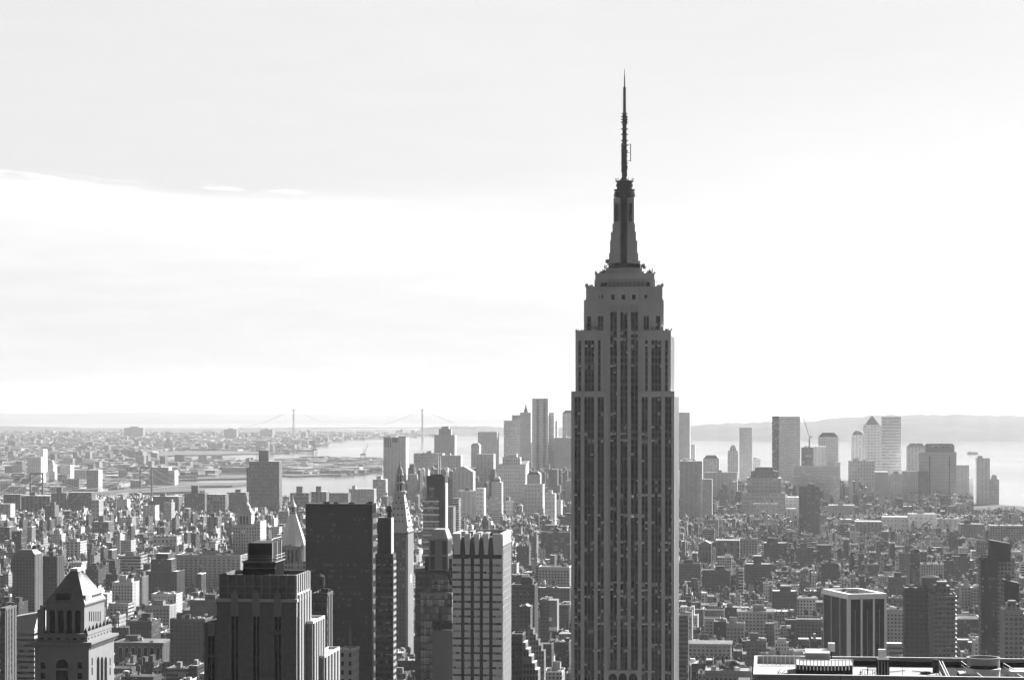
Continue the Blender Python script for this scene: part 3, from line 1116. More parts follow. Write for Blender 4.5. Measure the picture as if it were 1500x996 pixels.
def build_pyramid_roof_tower():
    f = Fr(51, 800)
    root = f.empty('pyramid_roof_tower')
    tag(root, 'stone tower with steep ribbed pyramid roof, dark front and white sunlit side with arches', 'tower')
    X, Z = f.x, f.z
    STONE = plain('buff_stone', 0.23, 0.8, 0.2, 0.3, 0.1)
    COP = plain('copper_roof', 0.2, 0.45, 0.35, 0.25, 0.5)
    xr = X(130)
    D = f.d(167, xr)
    zc = Z(949, X(100))
    b = MB()
    b.box(0, xr - .35, 0.35, D, 0, zc, STONE)
    # front skin with a large arched window and four square ones is built as pieces
    b.box(0, xr, 0, .36, 0, zc - .01, STONE)
    b.box(xr - .36, xr, .365, D - .01, 0, zc - .02, STONE)
    b.build('shaft', root)
    c = X(91)
    w = MB()
    pts = arch_pts(c, 2.1, 0, Z(974, c))
    w.face([(p[0], -.04, p[1]) for p in pts], BLACK)
    for i in range(-1, 2):
        w.box(c + i * 1.05 - .06, c + i * 1.05 + .06, -.12, -.05, Z(996, c), Z(969, c), DARK)
    w.build('arched_window', root)
    bal = MB()
    bal.box(c - 2.6, c + 2.6, -.7, -.01, Z(981, c), Z(978, c), STONE)
    bal.build('balcony', root)
    for px in (63, 117):
        for row in (974, 989):
            q = X(px)
            v = MB()
            z = Z(row, q)
            v.box(q - .8, q + .8, -.06, .02, z - 1.2, z + 1.0, BLACK)
            v.box(q - .95, q + .95, -.1, -.01, z - 1.4, z - 1.25, STONE)
            v.build('window', root)
    for i in range(3):
        y = D * (.36 + .15 * i)
        zz = Z(968, xr, y)
        p = arch_pts(y, D * .052, 0, zz)
        v = MB()
        v.face([(xr + .05, a_, z_) for a_, z_ in p], BLACK)
        v.build('arched_window', root)
    for y in (D * .13, D * .84):
        for row in (968, 982):
            v = MB()
            z = Z(row, xr, y)
            v.box(xr - .02, xr + .05, y - .55, y + .55, z - 1.4, z + 1.2, BLACK)
            v.build('window', root)
    cn = MB()
    o = 1.1
    for k, (oo, za, zb_) in enumerate(((.35, 0, .9), (.8, .9, 1.5), (1.35, 1.5, 2.3))):
        cn.box(-oo, xr + oo, -oo, D + oo, zc - .1 + za, zc + zb_ - .1, STONE)
    for i in range(20):
        x = -.2 + (xr + .4) * i / 19
        cn.box(x - .18, x + .18, -1.1, -.33, zc + .3, zc + 1.35, STONE)
        y = D * i / 19
        cn.box(xr + .33, xr + 1.1, y - .2, y + .2, zc + .3, zc + 1.35, STONE)
    cn.build('cornice', root)
    # attic band with small square windows
    za, zb_ = zc + 2.2, Z(930, X(100), 1)
    at = MB()
    ax0, ax1 = X(55, .6), X(128, .6)
    Da = D - 1.0
    at.box(ax0, ax1, .6, Da, za - .1, zb_, STONE, top=GRAVEL)
    at.box(ax0 - .25, ax1 + .25, .35, Da + .25, zb_ - .01, zb_ + .6, STONE)
    at.build('attic_band', root)
    for i in range(6):
        v = MB()
        x = ax0 + 1.6 + (ax1 - ax0 - 3.2) * i / 5
        v.box(x - .7, x + .7, .55, .62, za + .7, zb_ - .9, BLACK)
        v.build('attic_window', root)
    for i in range(8):
        v = MB()
        y = 2.2 + (Da - 3.6) * i / 7
        v.box(ax1 - .02, ax1 + .05, y - .5, y + .5, za + .7, zb_ - .9, BLACK)
        v.build('attic_window', root)
    # colonnaded storey
    zt = Z(886, X(100), 3)
    yb = 2.5
    bx0, bx1 = X(67, yb), X(123, yb)
    Db = f.d(153, bx1)
    lg = MB()
    lg.box(bx0, bx1, yb + .4, Db, zb_, zt, STONE, top=TAR)
    for i in range(5):
        x = bx0 + .8 + (bx1 - bx0 - 1.6) * i / 4
        lg.box(x - .45, x + .45, yb, yb + .42, zb_ + .5, zt - .8, STONE)
    lg.box(bx0 - .2, bx1 + .02, yb - .1, yb + .42, zt - .8, zt + .02, STONE)
    lg.box(bx0 - .45, bx1 + .45, yb - .45, Db + .45, zt, zt + .55, STONE)
    for i in range(15):
        y = yb + (Db - yb) * i / 14
        lg.box(bx1 + .02, bx1 + .4, y - .22, y + .22, zt - .7, zt - .02, STONE)
    lg.build('loggia_storey', root)
    for i in range(4):
        v = MB()
        x0 = bx0 + .8 + (bx1 - bx0 - 1.6) * i / 4 + .55
        x1 = bx0 + .8 + (bx1 - bx0 - 1.6) * (i + 1) / 4 - .55
        p = arch_pts((x0 + x1) / 2, (x1 - x0) / 2, zb_ + .6, zt - 2.6)
        v.face([(a_, yb + .37, z_) for a_, z_ in p], BLACK)
        v.build('loggia_window', root)
    for i in range(6):
        y = yb + (Db - yb) * (.26 + .105 * i)
        v = MB()
        z1_, z0_ = Z(893.5, bx1, y), Z(911, bx1, y)
        v.box(bx1 - .02, bx1 + .06, y - .42, y + .42, z0_ + .4, z1_ - .4, BLACK)
        v.build('tall_window', root)
    # terrace railing of clipped cypresses along the sunlit edge
    for i in range(7):
        y = 1.6 + (Da - 3.4) * i / 6
        c = MB()
        x = ax1 - .9
        h = random.uniform(2.6, 3.4)
        c.lathe(x, y, [(.12, zb_ + .5), (.62, zb_ + .9), (.5, zb_ + h * .55), (.04, zb_ + h)], LEAF, n=7)
        o_ = c.build('clipped_tree', root)
    tr = MB()
    tr.box(ax1 - .3, ax1 + .1, .4, Da, zb_ + .58, zb_ + 1.3, STONE)
    tr.build('terrace_wall', root)
    for px in (57, 61):
        v = MB()
        x = X(px, 1.2)
        v.box(x - .5, x + .5, 1, 4, zb_ + .5, Z(893 + (px - 57) * -1, x, 1.2), STONE)
        v.build('corner_pier', root)
    # pyramid roof with a short ridge
    ra, rb = X(104, 8), X(118.5, 8)
    zr = Z(837, (ra + rb) / 2, 10)
    rf = MB()
    e = zt + .55
    lo_ = rect(bx0 - .3, bx1 + .3, yb - .3, Db + .3)
    ym = (yb + Db) / 2
    xm = (bx0 + bx1) / 2
    up = rect(xm - 1.1, xm + 1.3, ym - 2.0, ym + 3.2)
    rf.frust(lo_, e, up, zr, COP)
    rf.build('pyramid_roof', root)
    cap = MB()
    cap.box(xm - 1.25, xm + 1.45, ym - 2.15, ym + 3.35, zr - .2, zr + .9, WHITE)
    cap.build('roof_cap', root)
    rb_ = MB()
    for i in range(13):     # standing seams on the front slope
        q = i / 12
        a = (lo_[0][0] + (lo_[1][0] - lo_[0][0]) * q, lo_[0][1] - .05, e)
        c_ = (up[0][0] + (up[1][0] - up[0][0]) * q, up[0][1] - .05, zr)
        rb_.bar(a, c_, .11, COP)
        a = (lo_[1][0] + .05, lo_[1][1] + (lo_[2][1] - lo_[1][1]) * q, e)
        c_ = (up[1][0] + .05, up[1][1] + (up[2][1] - up[1][1]) * q, zr)
        rb_.bar(a, c_, .07, COP)
    rb_.build('standing_seams', root)
    dm = MB()
    k = .22
    x0_, x1_ = xm - 3.4, xm + 1.6
    yy = lo_[0][1] + (up[0][1] - lo_[0][1]) * .1
    dm.box(x0_, x1_, yy, yy + 4, e + 1.2, e + (zr - e) * .32, BLACK)
    dm.build('front_dormer', root)
    d2 = MB()
    xx = lo_[1][0] + (up[1][0] - lo_[1][0]) * .06
    d2.box(xx - 3.2, xx, yb + 2.2, yb + 6.2, e + .8, e + (zr - e) * .26, GREY)
    d2.build('side_dormer', root)
    for i in range(6):
        d3 = MB()
        y = Db * (.52 + .072 * i)
        d3.box(bx1 - 3, bx1 - .2, y - .25, y + .25, e + .4, e + 2.0, STONE)
        d3.build('roof_rib', root)
    fl = antenna(root, xm - 1.0, ym, zr + .8, 3.0, .1, 'finial')


def build_black_slab():
    f = Fr(447.6, 1500)
    root = f.empty('black_slab_tower')
    tag(root, 'flat topped black glass slab, the darkest plain tower, with a thin striped sunlit edge', 'office tower')
    X, Z = f.x, f.z
    xr = X(545)
    D = f.d(551, xr)
    zt, zb_ = Z(737.5), Z(751)
    g = make_glass('black_curtain_wall', 1.5, 3.7, 0.002, 0.012, .08, .08, 0.4, 0.05, 0.14, 0.016, 0.9, 0.016)
    b = MB()
    b.box(0, xr, 0, D, 0, zb_ - .02, g)
    b.build('curtain_wall', root)
    t = MB()
    t.box(-.02, xr + .05, -.05, D, zb_ - .05, zt - .4, BLACK)
    t.box(-.3, xr + .3, -.3, D + .3, zt - .4, zt, DARK, top=TAR)
    t.build('louvre_band', root)
    e = MB()
    k = 0
    while k * 7.4 < zt - 12:
        e.box(xr + .05, xr + .5, .2, D - .2, k * 7.4, k * 7.4 + 3.4, plain('grey_edge_panel', .1, .7, .3, .3, .1))
        k += 1
    e.build('striped_edge', root)
    for i in range(8):
        m = MB()
        x = random.uniform(3, xr - 3)
        m.box(x, x + random.uniform(1, 3), 3, 6, zt - .1, zt + random.uniform(.6, 1.6), DARK)
        m.build('roof_unit', root)


def build_band_tower():
    f = Fr(550, 1300)
    root = f.empty('banded_slim_tower')
    tag(root, 'slim dark tower with horizontal window bands beside the black slab edge', 'office tower')
    X, Z = f.x, f.z
    xr = X(575.6)
    D = max(10, f.d(578.7, xr))
    zt = Z(811)
    g = make_glass('band_glass', 1.4, 3.6, 0.004, 0.05, .25, .25, .3, .2, .1, .02)
    b = MB()
    b.box(0, xr, 0.25, D, 0, zt, DARK, top=TAR)
    k = 0
    while k * 3.6 < zt - 3:
        b.box(-.02, xr + .02, 0, .26, k * 3.6, k * 3.6 + 1.5, plain('dim_band', .07, .6, .3, .4, .2))
        b.box(xr, xr + .3, .3, D, k * 3.6, k * 3.6 + 1.7, GREY)
        k += 1
    b.box(-.1, xr + .1, -.05, D, zt - 2.5, zt, plain('dim_band', .07))
    b.build('body', root)
    w = MB()
    w.face([(0, .22, 0), (xr, .22, 0), (xr, .22, zt - 3), (0, .22, zt - 3)], g, (0, 0, 0, .4), [(0, 0), (xr, 0), (xr, zt - 3), (0, zt - 3)])
    w.build('window_bands', root)
    t = MB()
    a, c = X(553.8, 1), X(572, 1)
    z1 = Z(758.5)
    t.box(a, c, 1, D - .5, zt - .1, z1, plain('dark_cladding', .045, .6), top=TAR)
    for i in range(5):
        x = a + (c - a) * i / 4
        t.box(x - .2, x + .2, .8, 1.02, zt, z1, DARK)
    t.box(c, c + .5, 1.2, D - .8, zt, z1, PALE)
    t.build('upper_core', root)
    d = MB()
    d.lathe(X(570, 4), 5, [(1.2, z1 - .1), (1.2, z1 + 3), (1.9, z1 + 4.4), (1.2, z1 + 6.6), (.1, z1 + 7)], DARK, n=10)
    d.build('radome', root)


def build_clock_tower():
    f = Fr(566.5, 2130)
    root = f.empty('clock_tower')
    tag(root, 'slender pale clock tower with steep studded pyramid top, colonnade and lantern spire', 'tower')
    X, Z = f.x, f.z
    M = plain('campanile_stone', 0.42, .8, .2, .1, .1)
    xr = X(597)
    D = f.d(604.5, xr)
    zs = Z(770)
    b = MB()
    at = fac(.07, 2.8, 3.9, .30)  # front's shade put into its colour; sunlit side keeps the stone tone
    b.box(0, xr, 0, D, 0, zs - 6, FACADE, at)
    for y in [0.2 + (D - 1.4) * i / 6 for i in range(7)]:
        b.box(xr - .02, xr + .6, y, y + D * .07, 0, zs - 8, M)
    b.box(xr - .02, xr + .25, 0.2, D, 0, zs - 8, M)
    for x in (0, xr - 1.4):
        b.box(x, x + 1.4, -.5, .1, 0, zs - 8, GREY)
    b.build('shaft', root)
    ck = MB()
    cx_, cz = D * .5, Z(847, xr, D * .5)
    ck.bar((xr + .6, cx_, cz), (xr + 1.0, cx_, cz), 4.0, WHITE, n=20)
    o = ck.build('clock_face', root)
    hnd = MB()
    hnd.box(xr + 1.02, xr + 1.15, cx_ - .25, cx_ + .25, cz - .3, cz + 3.0, BLACK)
    hnd.box(xr + 1.02, xr + 1.14, cx_ - .2, cx_ + 2.2, cz - .25, cz + .25, BLACK)
    hnd.build('clock_hands', o)
    c = MB()
    c.box(-.9, xr + .9, -.9, D + .9, zs - 6, zs - 4.6, M)
    c.box(.3, xr - .3, .3, D - .3, zs - 4.6, zs - 1, M)
    c.box(-.6, xr + .6, -.6, D + .6, zs - 1, zs, M)
    c.build('cornice', root)
    mx, my = xr / 2, D / 2
    up_hw = (X(589, my) - X(575, my)) / 2
    zu = Z(723, mx, my)
    p = MB()
    p.frust(rect(.2, xr - .2, .2, D - .2), zs - .05, rect(mx - up_hw, mx + up_hw, my - up_hw, my + up_hw), zu, M)
    p.build('pyramid_top', root)
    for k, q in enumerate((.14, .34, .54, .72, .88)):
        n = (4, 3, 3, 2, 1)[k]
        hw = xr / 2 * (1 - q) + up_hw * q
        z = zs + (zu - zs) * q
        yy = .2 + (my - up_hw - .2) * q
        for i in range(n):
            x = mx + (i - (n - 1) / 2) * hw * 1.5 / n
            d = MB()
            d.box(x - .55, x + .55, yy - .25, yy + 1.5, z - .9, z + .9, BLACK)
            d.build('dormer', root)
            d = MB()
            x2 = xr - .2 - (xr - .2 - mx - up_hw) * q
            y2 = my + (i - (n - 1) / 2) * hw * 1.5 / n
            d.box(x2 - 1.5, x2 + .25, y2 - .55, y2 + .55, z - .9, z + .9, BLACK)
            d.build('dormer', root)
    R = lambda w: w / 2 * (f.Y + my) / F
    zz = lambda r: Z(r, mx, my)
    l = MB()
    l.lathe(mx, my, [(R(19), zz(723)), (R(20), zz(722)), (R(20), zz(719)), (R(16), zz(718.5))], M, n=12)
    l.lathe(mx, my, [(R(8), zz(719)), (R(8), zz(706))], DARK, n=8)
    for k in range(8):
        a = k * pi / 4
        l.bar((mx + R(12.5) * cos(a), my + R(12.5) * sin(a), zz(719)), (mx + R(12) * cos(a), my + R(12) * sin(a), zz(708)), .55, M, n=6)
    l.lathe(mx, my, [(R(14), zz(708)), (R(14), zz(706)), (R(11.5), zz(705.5))], M, n=12)
    l.lathe(mx, my, [(R(6.5), zz(706)), (R(6.5), zz(695))], DARK, n=8)
    for k in range(8):
        a = k * pi / 4
        l.bar((mx + R(10) * cos(a), my + R(10) * sin(a), zz(706)), (mx + R(9.6) * cos(a), my + R(9.6) * sin(a), zz(696)), .45, M, n=6)
    l.lathe(mx, my, [(R(11.5), zz(696.5)), (R(11.5), zz(694.5)), (R(10), zz(694)), (R(9.6), zz(690)), (R(7), zz(686.5)), (R(3.6), zz(684)), (R(3), zz(680)), (R(3.4), zz(679)), (R(1.4), zz(676)), (R(.9), zz(668)), (.05, zz(664))], M, n=12)
    l.build('lantern', root)


def build_golden_pyramid():
    f = Fr(403.5, 2000)
    root = f.empty('gothic_pyramid_tower')
    tag(root, 'tower with smooth pale eight-sided pyramid and small lantern, between crown tower and black slab', 'tower')
    X, Z = f.x, f.z
    M = plain('gothic_stone', .30, .8, .25, .1, .1)
    GILT = plain('pale_gilded_tile', .86, .35, .12, .05, .4)
    w = X(442.5)
    zb_ = Z(800)
    b = MB()
    b.box(-3, w + 4, 4, 34, 0, Z(822), FACADE, fac(.30, 2.6, 4, .2))
    b.box(.4, w - .4, 6, w + 5, 0, zb_ - .2, M)
    n = 7
    for i in range(n):
        x = .6 + (w - 2.2) * i / (n - 1)
        b.box(x, x + 1.0, 5.2, 6.02, 0, zb_ + (1.4 if i % 3 == 0 else .3), M)
        y = 6.2 + (w - 2) * i / (n - 1)
        b.box(w - .42, w + .3, y, y + 1.0, 0, zb_ + (1.4 if i % 3 == 0 else .3), M)
    b.build('gothic_shaft', root)
    for i in range(n - 1):
        v = MB()
        x = 1.6 + (w - 2.2) * i / (n - 1)
        v.box(x + .5, x + (w - 2.2) / (n - 1) - .5, 5.9, 6.03, Z(842), zb_ - 3.5, BLACK)
        v.build('lancet_window', root)
    cx, cy = w / 2, 6 + w / 2
    p = MB()
    R8 = w / 2 * 1.05
    Zc = lambda r: Z(r, cx, cy)
    p.frust(ngon(cx, cy, R8, 8, pi / 8), zb_ - .1, ngon(cx, cy, 2.9, 8, pi / 8), Zc(752), GILT)
    p.build('pyramid_roof', root)
    l = MB()
    l.lathe(cx, cy, [(3.2, Zc(752.3)), (3.2, Zc(750)), (1.2, Zc(750))], M, n=8)
    for k in range(8):
        a = k * pi / 4 + .2
        l.bar((cx + 2.6 * cos(a), cy + 2.6 * sin(a), Zc(750.5)), (cx + 2.5 * cos(a), cy + 2.5 * sin(a), Zc(742)), .35, M)
    l.lathe(cx, cy, [(1.0, Zc(750.5)), (1.0, Zc(742))], BLACK, n=6)
    l.lathe(cx, cy, [(3.1, Zc(742.3)), (3.0, Zc(741)), (1.6, Zc(737)), (.5, Zc(731)), (.3, Zc(726)), (.05, Zc(722))], GILT, n=8)
    l.build('lantern', root)
    for (px, y, r) in ((405, 5.5, 1.7), (441, 5.5, 1.7), (448, 20, 2.1), (453, 32, 1.6)):
        t = MB()
        x = X(px, y)
        ztop = {405: 797, 441: 797, 448: 790, 453: 806}[px]
        t.lathe(x, y, [(r, Z(850, x, y)), (r, Z(ztop + 10, x, y)), (r * 1.15, Z(ztop + 9.5, x, y)), (.08, Z(ztop, x, y))], M, n=8)
        t.build('corner_turret', root)


def build_finned_tower():
    f = Fr(662.8, 950)
    root = f.empty('finned_white_tower')
    tag(root, 'pale grid tower with flared slotted crown and bright ribbed side, nearest left of spire skyscraper', 'apartment tower')
    X, Z = f.x, f.z
    M = plain('grey_panel', .75, .7, .1, .2, .2)
    SL = plain('dark_bay', .1, .7, .3, .4, .1)
    xr = X(735.7)
    D = f.d(747.6, xr)
    zt = Z(781)
    zg, zb_ = Z(812, X(700)), Z(817.5, X(700))
    slots = [(X(675.3), X(680.2)), (X(689.2), X(694.3)), (X(702.5), X(707.5)), (X(716.4), X(721.4))]
    b = MB()
    b.box(0.02, xr - .3, 1.0, D, 0, zt - 1.5, SL, top=TAR)
    xs = [0] + [v for s_ in slots for v in s_] + [xr]
    fh = 3.0
    for i in range(0, len(xs), 2):
        k = 0
        while k * fh < zb_ - 1.2:
            b.box(xs[i], xs[i + 1], 0, 1.02, k * fh, k * fh + 2.05, M)
            b.box(xs[i] - .06, xs[i + 1] + .06, -.14, .02, k * fh + 1.95, k * fh + 2.15, WHITE)
            k += 1
    b.build('facade_grid', root)
    for i in range(0, len(xs), 2):
        w = MB()
        w.face([(xs[i], .7, 0), (xs[i + 1], .7, 0), (xs[i + 1], .7, zb_), (xs[i], .7, zb_)], make_glass('grid_tower_glass', 1.3, 3.0, .06, .34, .3, .6, .3, .2, .12, .3), (0, 0, 0, .2 + .1 * i),
               [(0, 0), (xs[i + 1] - xs[i], 0), (xs[i + 1] - xs[i], zb_), (0, zb_)])
        w.build('window_bay', root)
    for a, c in slots:
        s_ = MB()
        s_.box(a + .02, c - .02, .45, 1.02, 0, zt - 2.2, SL)
        s_.build('dark_strip', root)
    for i in range(0, len(xs), 2):     # crown panels widen towards the top
        a, c = xs[i], xs[i + 1]
        ins = .5
        p = MB()
        al = a + (ins if i else .6)
        cl = c - (ins if i < len(xs) - 2 else .25)
        p.frust(rect(al, cl, -.1, .5), zg, rect(a, c, -.75, .5), zt, M)
        p.face([(al, .5, zg), (cl, .5, zg), (cl, -.1, zg), (al, -.1, zg)], M)
        p.build('crown_panel', root)
    s = MB()
    s.box(xr - .3, xr, .1, D, 0, zt - .02, M)
    n = 9
    for i in range(n):
        y = .1 + (D - .5) * i / (n - 1)
        s.box(xr - .02, xr + .32, y, y + .42, 0, zt - .05, WHITE)
    k = 0
    while k * fh < zt - 6:
        s.box(xr - .01, xr + .10, .1, D, k * fh, k * fh + .3, PALE)
        k += 1
    s.box(xr - .01, xr + .3, .12, D, zt - 5, zt - .04, PALE)
    s.build('ribbed_side', root)
    r = MB()
    r.box(0, .5, 1.2, D, zt - 1.6, zt, PALE)
    r.box(.5, xr - .35, D - .5, D - .02, zt - 1.6, zt - .02, PALE)
    r.box(xr - .9, xr - .31, .6, D - .52, zt - 1.6, zt + .02, WHITE)
    r.build('parapet', root)
    m = MB()
    m.box(xr - 6.5, xr - 2.5, D * .45, D * .8, zt - 1.6, zt - .4, BLACK)
    m.build('roof_unit', root)
    for i in range(4):
        m = MB()
        x = 2 + i * 3.2
        m.box(x, x + 1.8, D * .4, D * .7, zt - 1.6, zt + random.uniform(-.5, .4), GREY)
        m.build('roof_unit', root)


def build_glass_condo():
    f = Fr(619, 2200)
    root = f.empty('dark_core_tower')
    tag(root, 'slim residential tower of white banded floors wrapped around a dark core with twin rooftop masts', 'apartment tower')
    X, Z = f.x, f.z
    DK = plain('dark_core', .02, .6, .2, .1, .15)
    a, c = X(624.7, 3), X(651.5, 3)
    D = 18
    b = MB()
    b.box(a, c, 3, D, 0, Z(697, a, 3), DK, top=TAR)
    b.box(c - .02, c + .8, 3.3, D, 0, Z(708, c, 3), PALE)
    b.build('core', root)
    g = MB()
    x1 = X(642.6)
    zt = Z(729)
    g.box(.3, x1 - .3, .4, 8, 0, zt - .1, make_glass('condo_glass', 1.6, 3.4, .03, .12, .3, .35, .2, .3, .1, .1))
    g.build('glass_body', root)
    bands = MB()
    k = 0
    while k * 6.4 < zt:
        bands.box(0, x1, 0, 8.3, k * 6.4, k * 6.4 + 1.5, plain('white_slab', .6, .6))
        k += 1
    bands.build('floor_slabs', root)
    e = MB()
    e.box(X(626, 2.8), X(636, 2.8), 2.5, 3.1, zt - .1, Z(712, a, 3), make_glass('condo_glass', 1.6, 3.4))
    e.build('stair_glazing', root)
    for px, r0 in ((641.5, 664), (644.5, 668)):
        t = MB()
        x = X(px, 8)
        t.box(x - .6, x + .6, 7.4, 8.6, Z(697, a, 3) - .2, Z(r0, x, 8), plain('mast_white', .6))
        t.build('roof_mast', root)
    m = MB()
    m.box(a + 3, c - 2, 6, 12, Z(697, a, 3) - .1, Z(694.5, a, 6), DARK)
    m.build('roof_units', root)


def build_stepped_top_tower():
    f = Fr(627, 1500)
    root = f.empty('stepped_top_tower')
    tag(root, 'dark tower with trapezoid pale cap and stacked dark boxes behind the finned pale tower', 'office tower')
    X, Z = f.x, f.z
    M = plain('mid_cladding', .13, .7, .2, .2, .2)
    D = 22
    x1 = X(656.5)
    b = MB()
    zt, zm, zl = Z(789), Z(812), Z(834)
    b.box(X(607), X(664), 3, 34, 0, zl, make_glass('dim_tower_glass', 1.6, 3.7, .004, .05, .35, .1, .3, .25, .2, .03, .9, .03), top=TAR)
    b.build('glass_body', root)
    t = MB()
    t.box(X(629.5), X(654), 1, D, zl - .1, zt, DARK)
    for z in (zt, zm, zl):
        t.box(X(628), X(656), .4, D + .5, z - 1.3, z, M)
    for px in (629, 638, 646.5, 655):
        t.box(X(px) - .45, X(px) + .45, .6, 1.1, zl, zt - 1.2, M)
    t.box(X(638), X(647), .75, 1.05, zl, zt - 1.25, M)
    t.build('stacked_boxes', root)
    c = MB()
    c.frust(rect(X(630.5), X(655.5), 1, D), zt, rect(X(634), X(651), 3, D - 3), Z(775.5), GREY)
    c.build('trapezoid_cap', root)
    for px, py in ((624, 815), (659.5, 818)):
        v = MB()
        v.box(X(px) - 1, X(px) + 1, 2, 6, zl - .1, Z(py), DARK)
        v.build('chimney_stack', root)


def build_terrace_tower():
    f = Fr(616, 1150)
    root = f.empty('reflecting_glass_block')
    tag(root, 'glass block mirroring clouds with a planted terrace and a blank grey end wall', 'building')
    X, Z = f.x, f.z
    g = make_glass('reflection_toned_glass', 1.5, 3.6, .02, .5, .8, .5, .2, .4, .15, .03, .5, .05)  # cloud reflections put into the colour as random bright panes
    b = MB()
    zt = Z(870)
    b.box(0, X(662), 0, 26, 0, zt, g, fac(.1, 0, 0, .7), top=TAR)
    b.build('glass_body', root)
    b = MB()
    b.box(-.1, X(662), -.1, 26.1, zt, zt + .8, GREY, top=TAR)
    b.build('parapet', root)
    u = MB()
    u.box(X(632, 4), X(656, 4), 4, 18, zt + .7, Z(849, 0, 4), make_glass('reflection_toned_glass', 1.5, 3.6), fac(.1, 0, 0, .3), top=TAR)
    u.build('roof_storey', root)
    arc = MB()
    z0 = Z(838, 0, 3)
    prev = None
    for i in range(12):
        px = 629 + 22 * min(1, i / 5) if i < 6 else 651 + 9 * sin((i - 5) / 6 * pi / 2)
        row = 836.5 if i < 6 else 836.5 + 20 * (1 - cos((i - 5) / 6 * pi / 2))
        p = (X(px, 2), 2, Z(row, X(px, 2), 2))
        if prev:
            arc.bar(prev, p, .75, BLACK)
        prev = p
    arc.build('curved_canopy', root)
    w = MB()
    w.box(X(633.7, -10), X(663, -10), -10, -1, 0, Z(923, 5, -10), plain('blank_wall', .22, .8, .12, .1, .1, streak=True), top=TAR)
    w.build('blank_wing', root)
    for i in range(13):
        p = MB()
        rnd = random.Random(i)
        x = X(635 + 26 * i / 12, -8)
        zb_ = Z(923, 5, -10)
        p.bar((x, -7, zb_), (x, -7, zb_ + 1.5), .1, BARK)
        for k in range(40):
            a, r, h = rnd.uniform(0, 6.3), rnd.uniform(0, 1.0), rnd.uniform(.5, rnd.uniform(2.5, 4.2))
            c = (x + r * cos(a), -7 + r * sin(a), zb_ + h)
            q = .45
            p.face([(c[0] - q, c[1] + rnd.uniform(-q, q), c[2]), (c[0] + q, c[1], c[2] - q * rnd.random()), (c[0] + q * .6, c[1] + .2, c[2] + q), (c[0] - q * .5, c[1], c[2] + q)], LEAF)
        p.build('terrace_shrub', root)


def build_white_pier_block():
    f = Fr(1243, 1500, radians(-14))
    root = f.empty('white_pier_block')
    tag(root, 'black box tower with white vertical piers and a thick white roof rim', 'office tower')
    X, Z = f.x, f.z
    xr = X(1298.6)
    D = 40
    # depth so that the far corner of the left wall stands at column 1205
    D = f.d(1205.5, 0)
    zt, zb_ = Z(870), Z(877.5)
    G = make_glass('black_panel_glass', 1.2, 3.8, .002, .01, .06, .03, .4, .08, .2, .02)
    b = MB()
    b.box(.4, xr - .4, .4, D - .4, 0, zb_ + .2, G, top=TAR)
    b.build('glass_body', root)
    r = MB()
    parapet(r, -.3, xr + .3, -.3, D + .3, zb_, zt - zb_, 3.2, WHITE)
    r.build('roof_rim', root)
    rf = MB()
    rf.box(3, xr - 3, 3, D - 3, zb_ + .1, zb_ + .5, TAR)
    rf.build('roof', root)
    m = MB()
    for i in range(9):
        x, y = random.uniform(4, xr - 6), random.uniform(5, D - 7)
        m.box(x, x + random.uniform(1.5, 4), y, y + random.uniform(1.5, 4), zb_ + .4, zb_ + random.uniform(1.5, 4), DARK if i % 3 else GREY)
    m.build('roof_units', root)
    for px in (1243.7, 1262.2, 1280.2, 1297.2):
        p = MB()
        x = X(px)
        wd = .55 if 1250 < px < 1290 else (.75 if px > 1290 else 1.15)
        p.box(x - wd, x + wd, -.2, .45, 0, zb_ - .02, WHITE)
        p.build('white_pier', root)
    for px in (1253, 1271, 1288.5):
        p = MB()
        x = X(px)
        p.box(x - .18, x + .18, .1, .45, 0, Z(893), STEEL)
        p.build('slim_pier', root)
    for y in (D * .05, D * .32, D * .66, D - 1.2):
        p = MB()
        p.box(-.2, .45, y, y + 1.0, 0, zb_ - .02, GREY)
        p.build('side_pier', root)


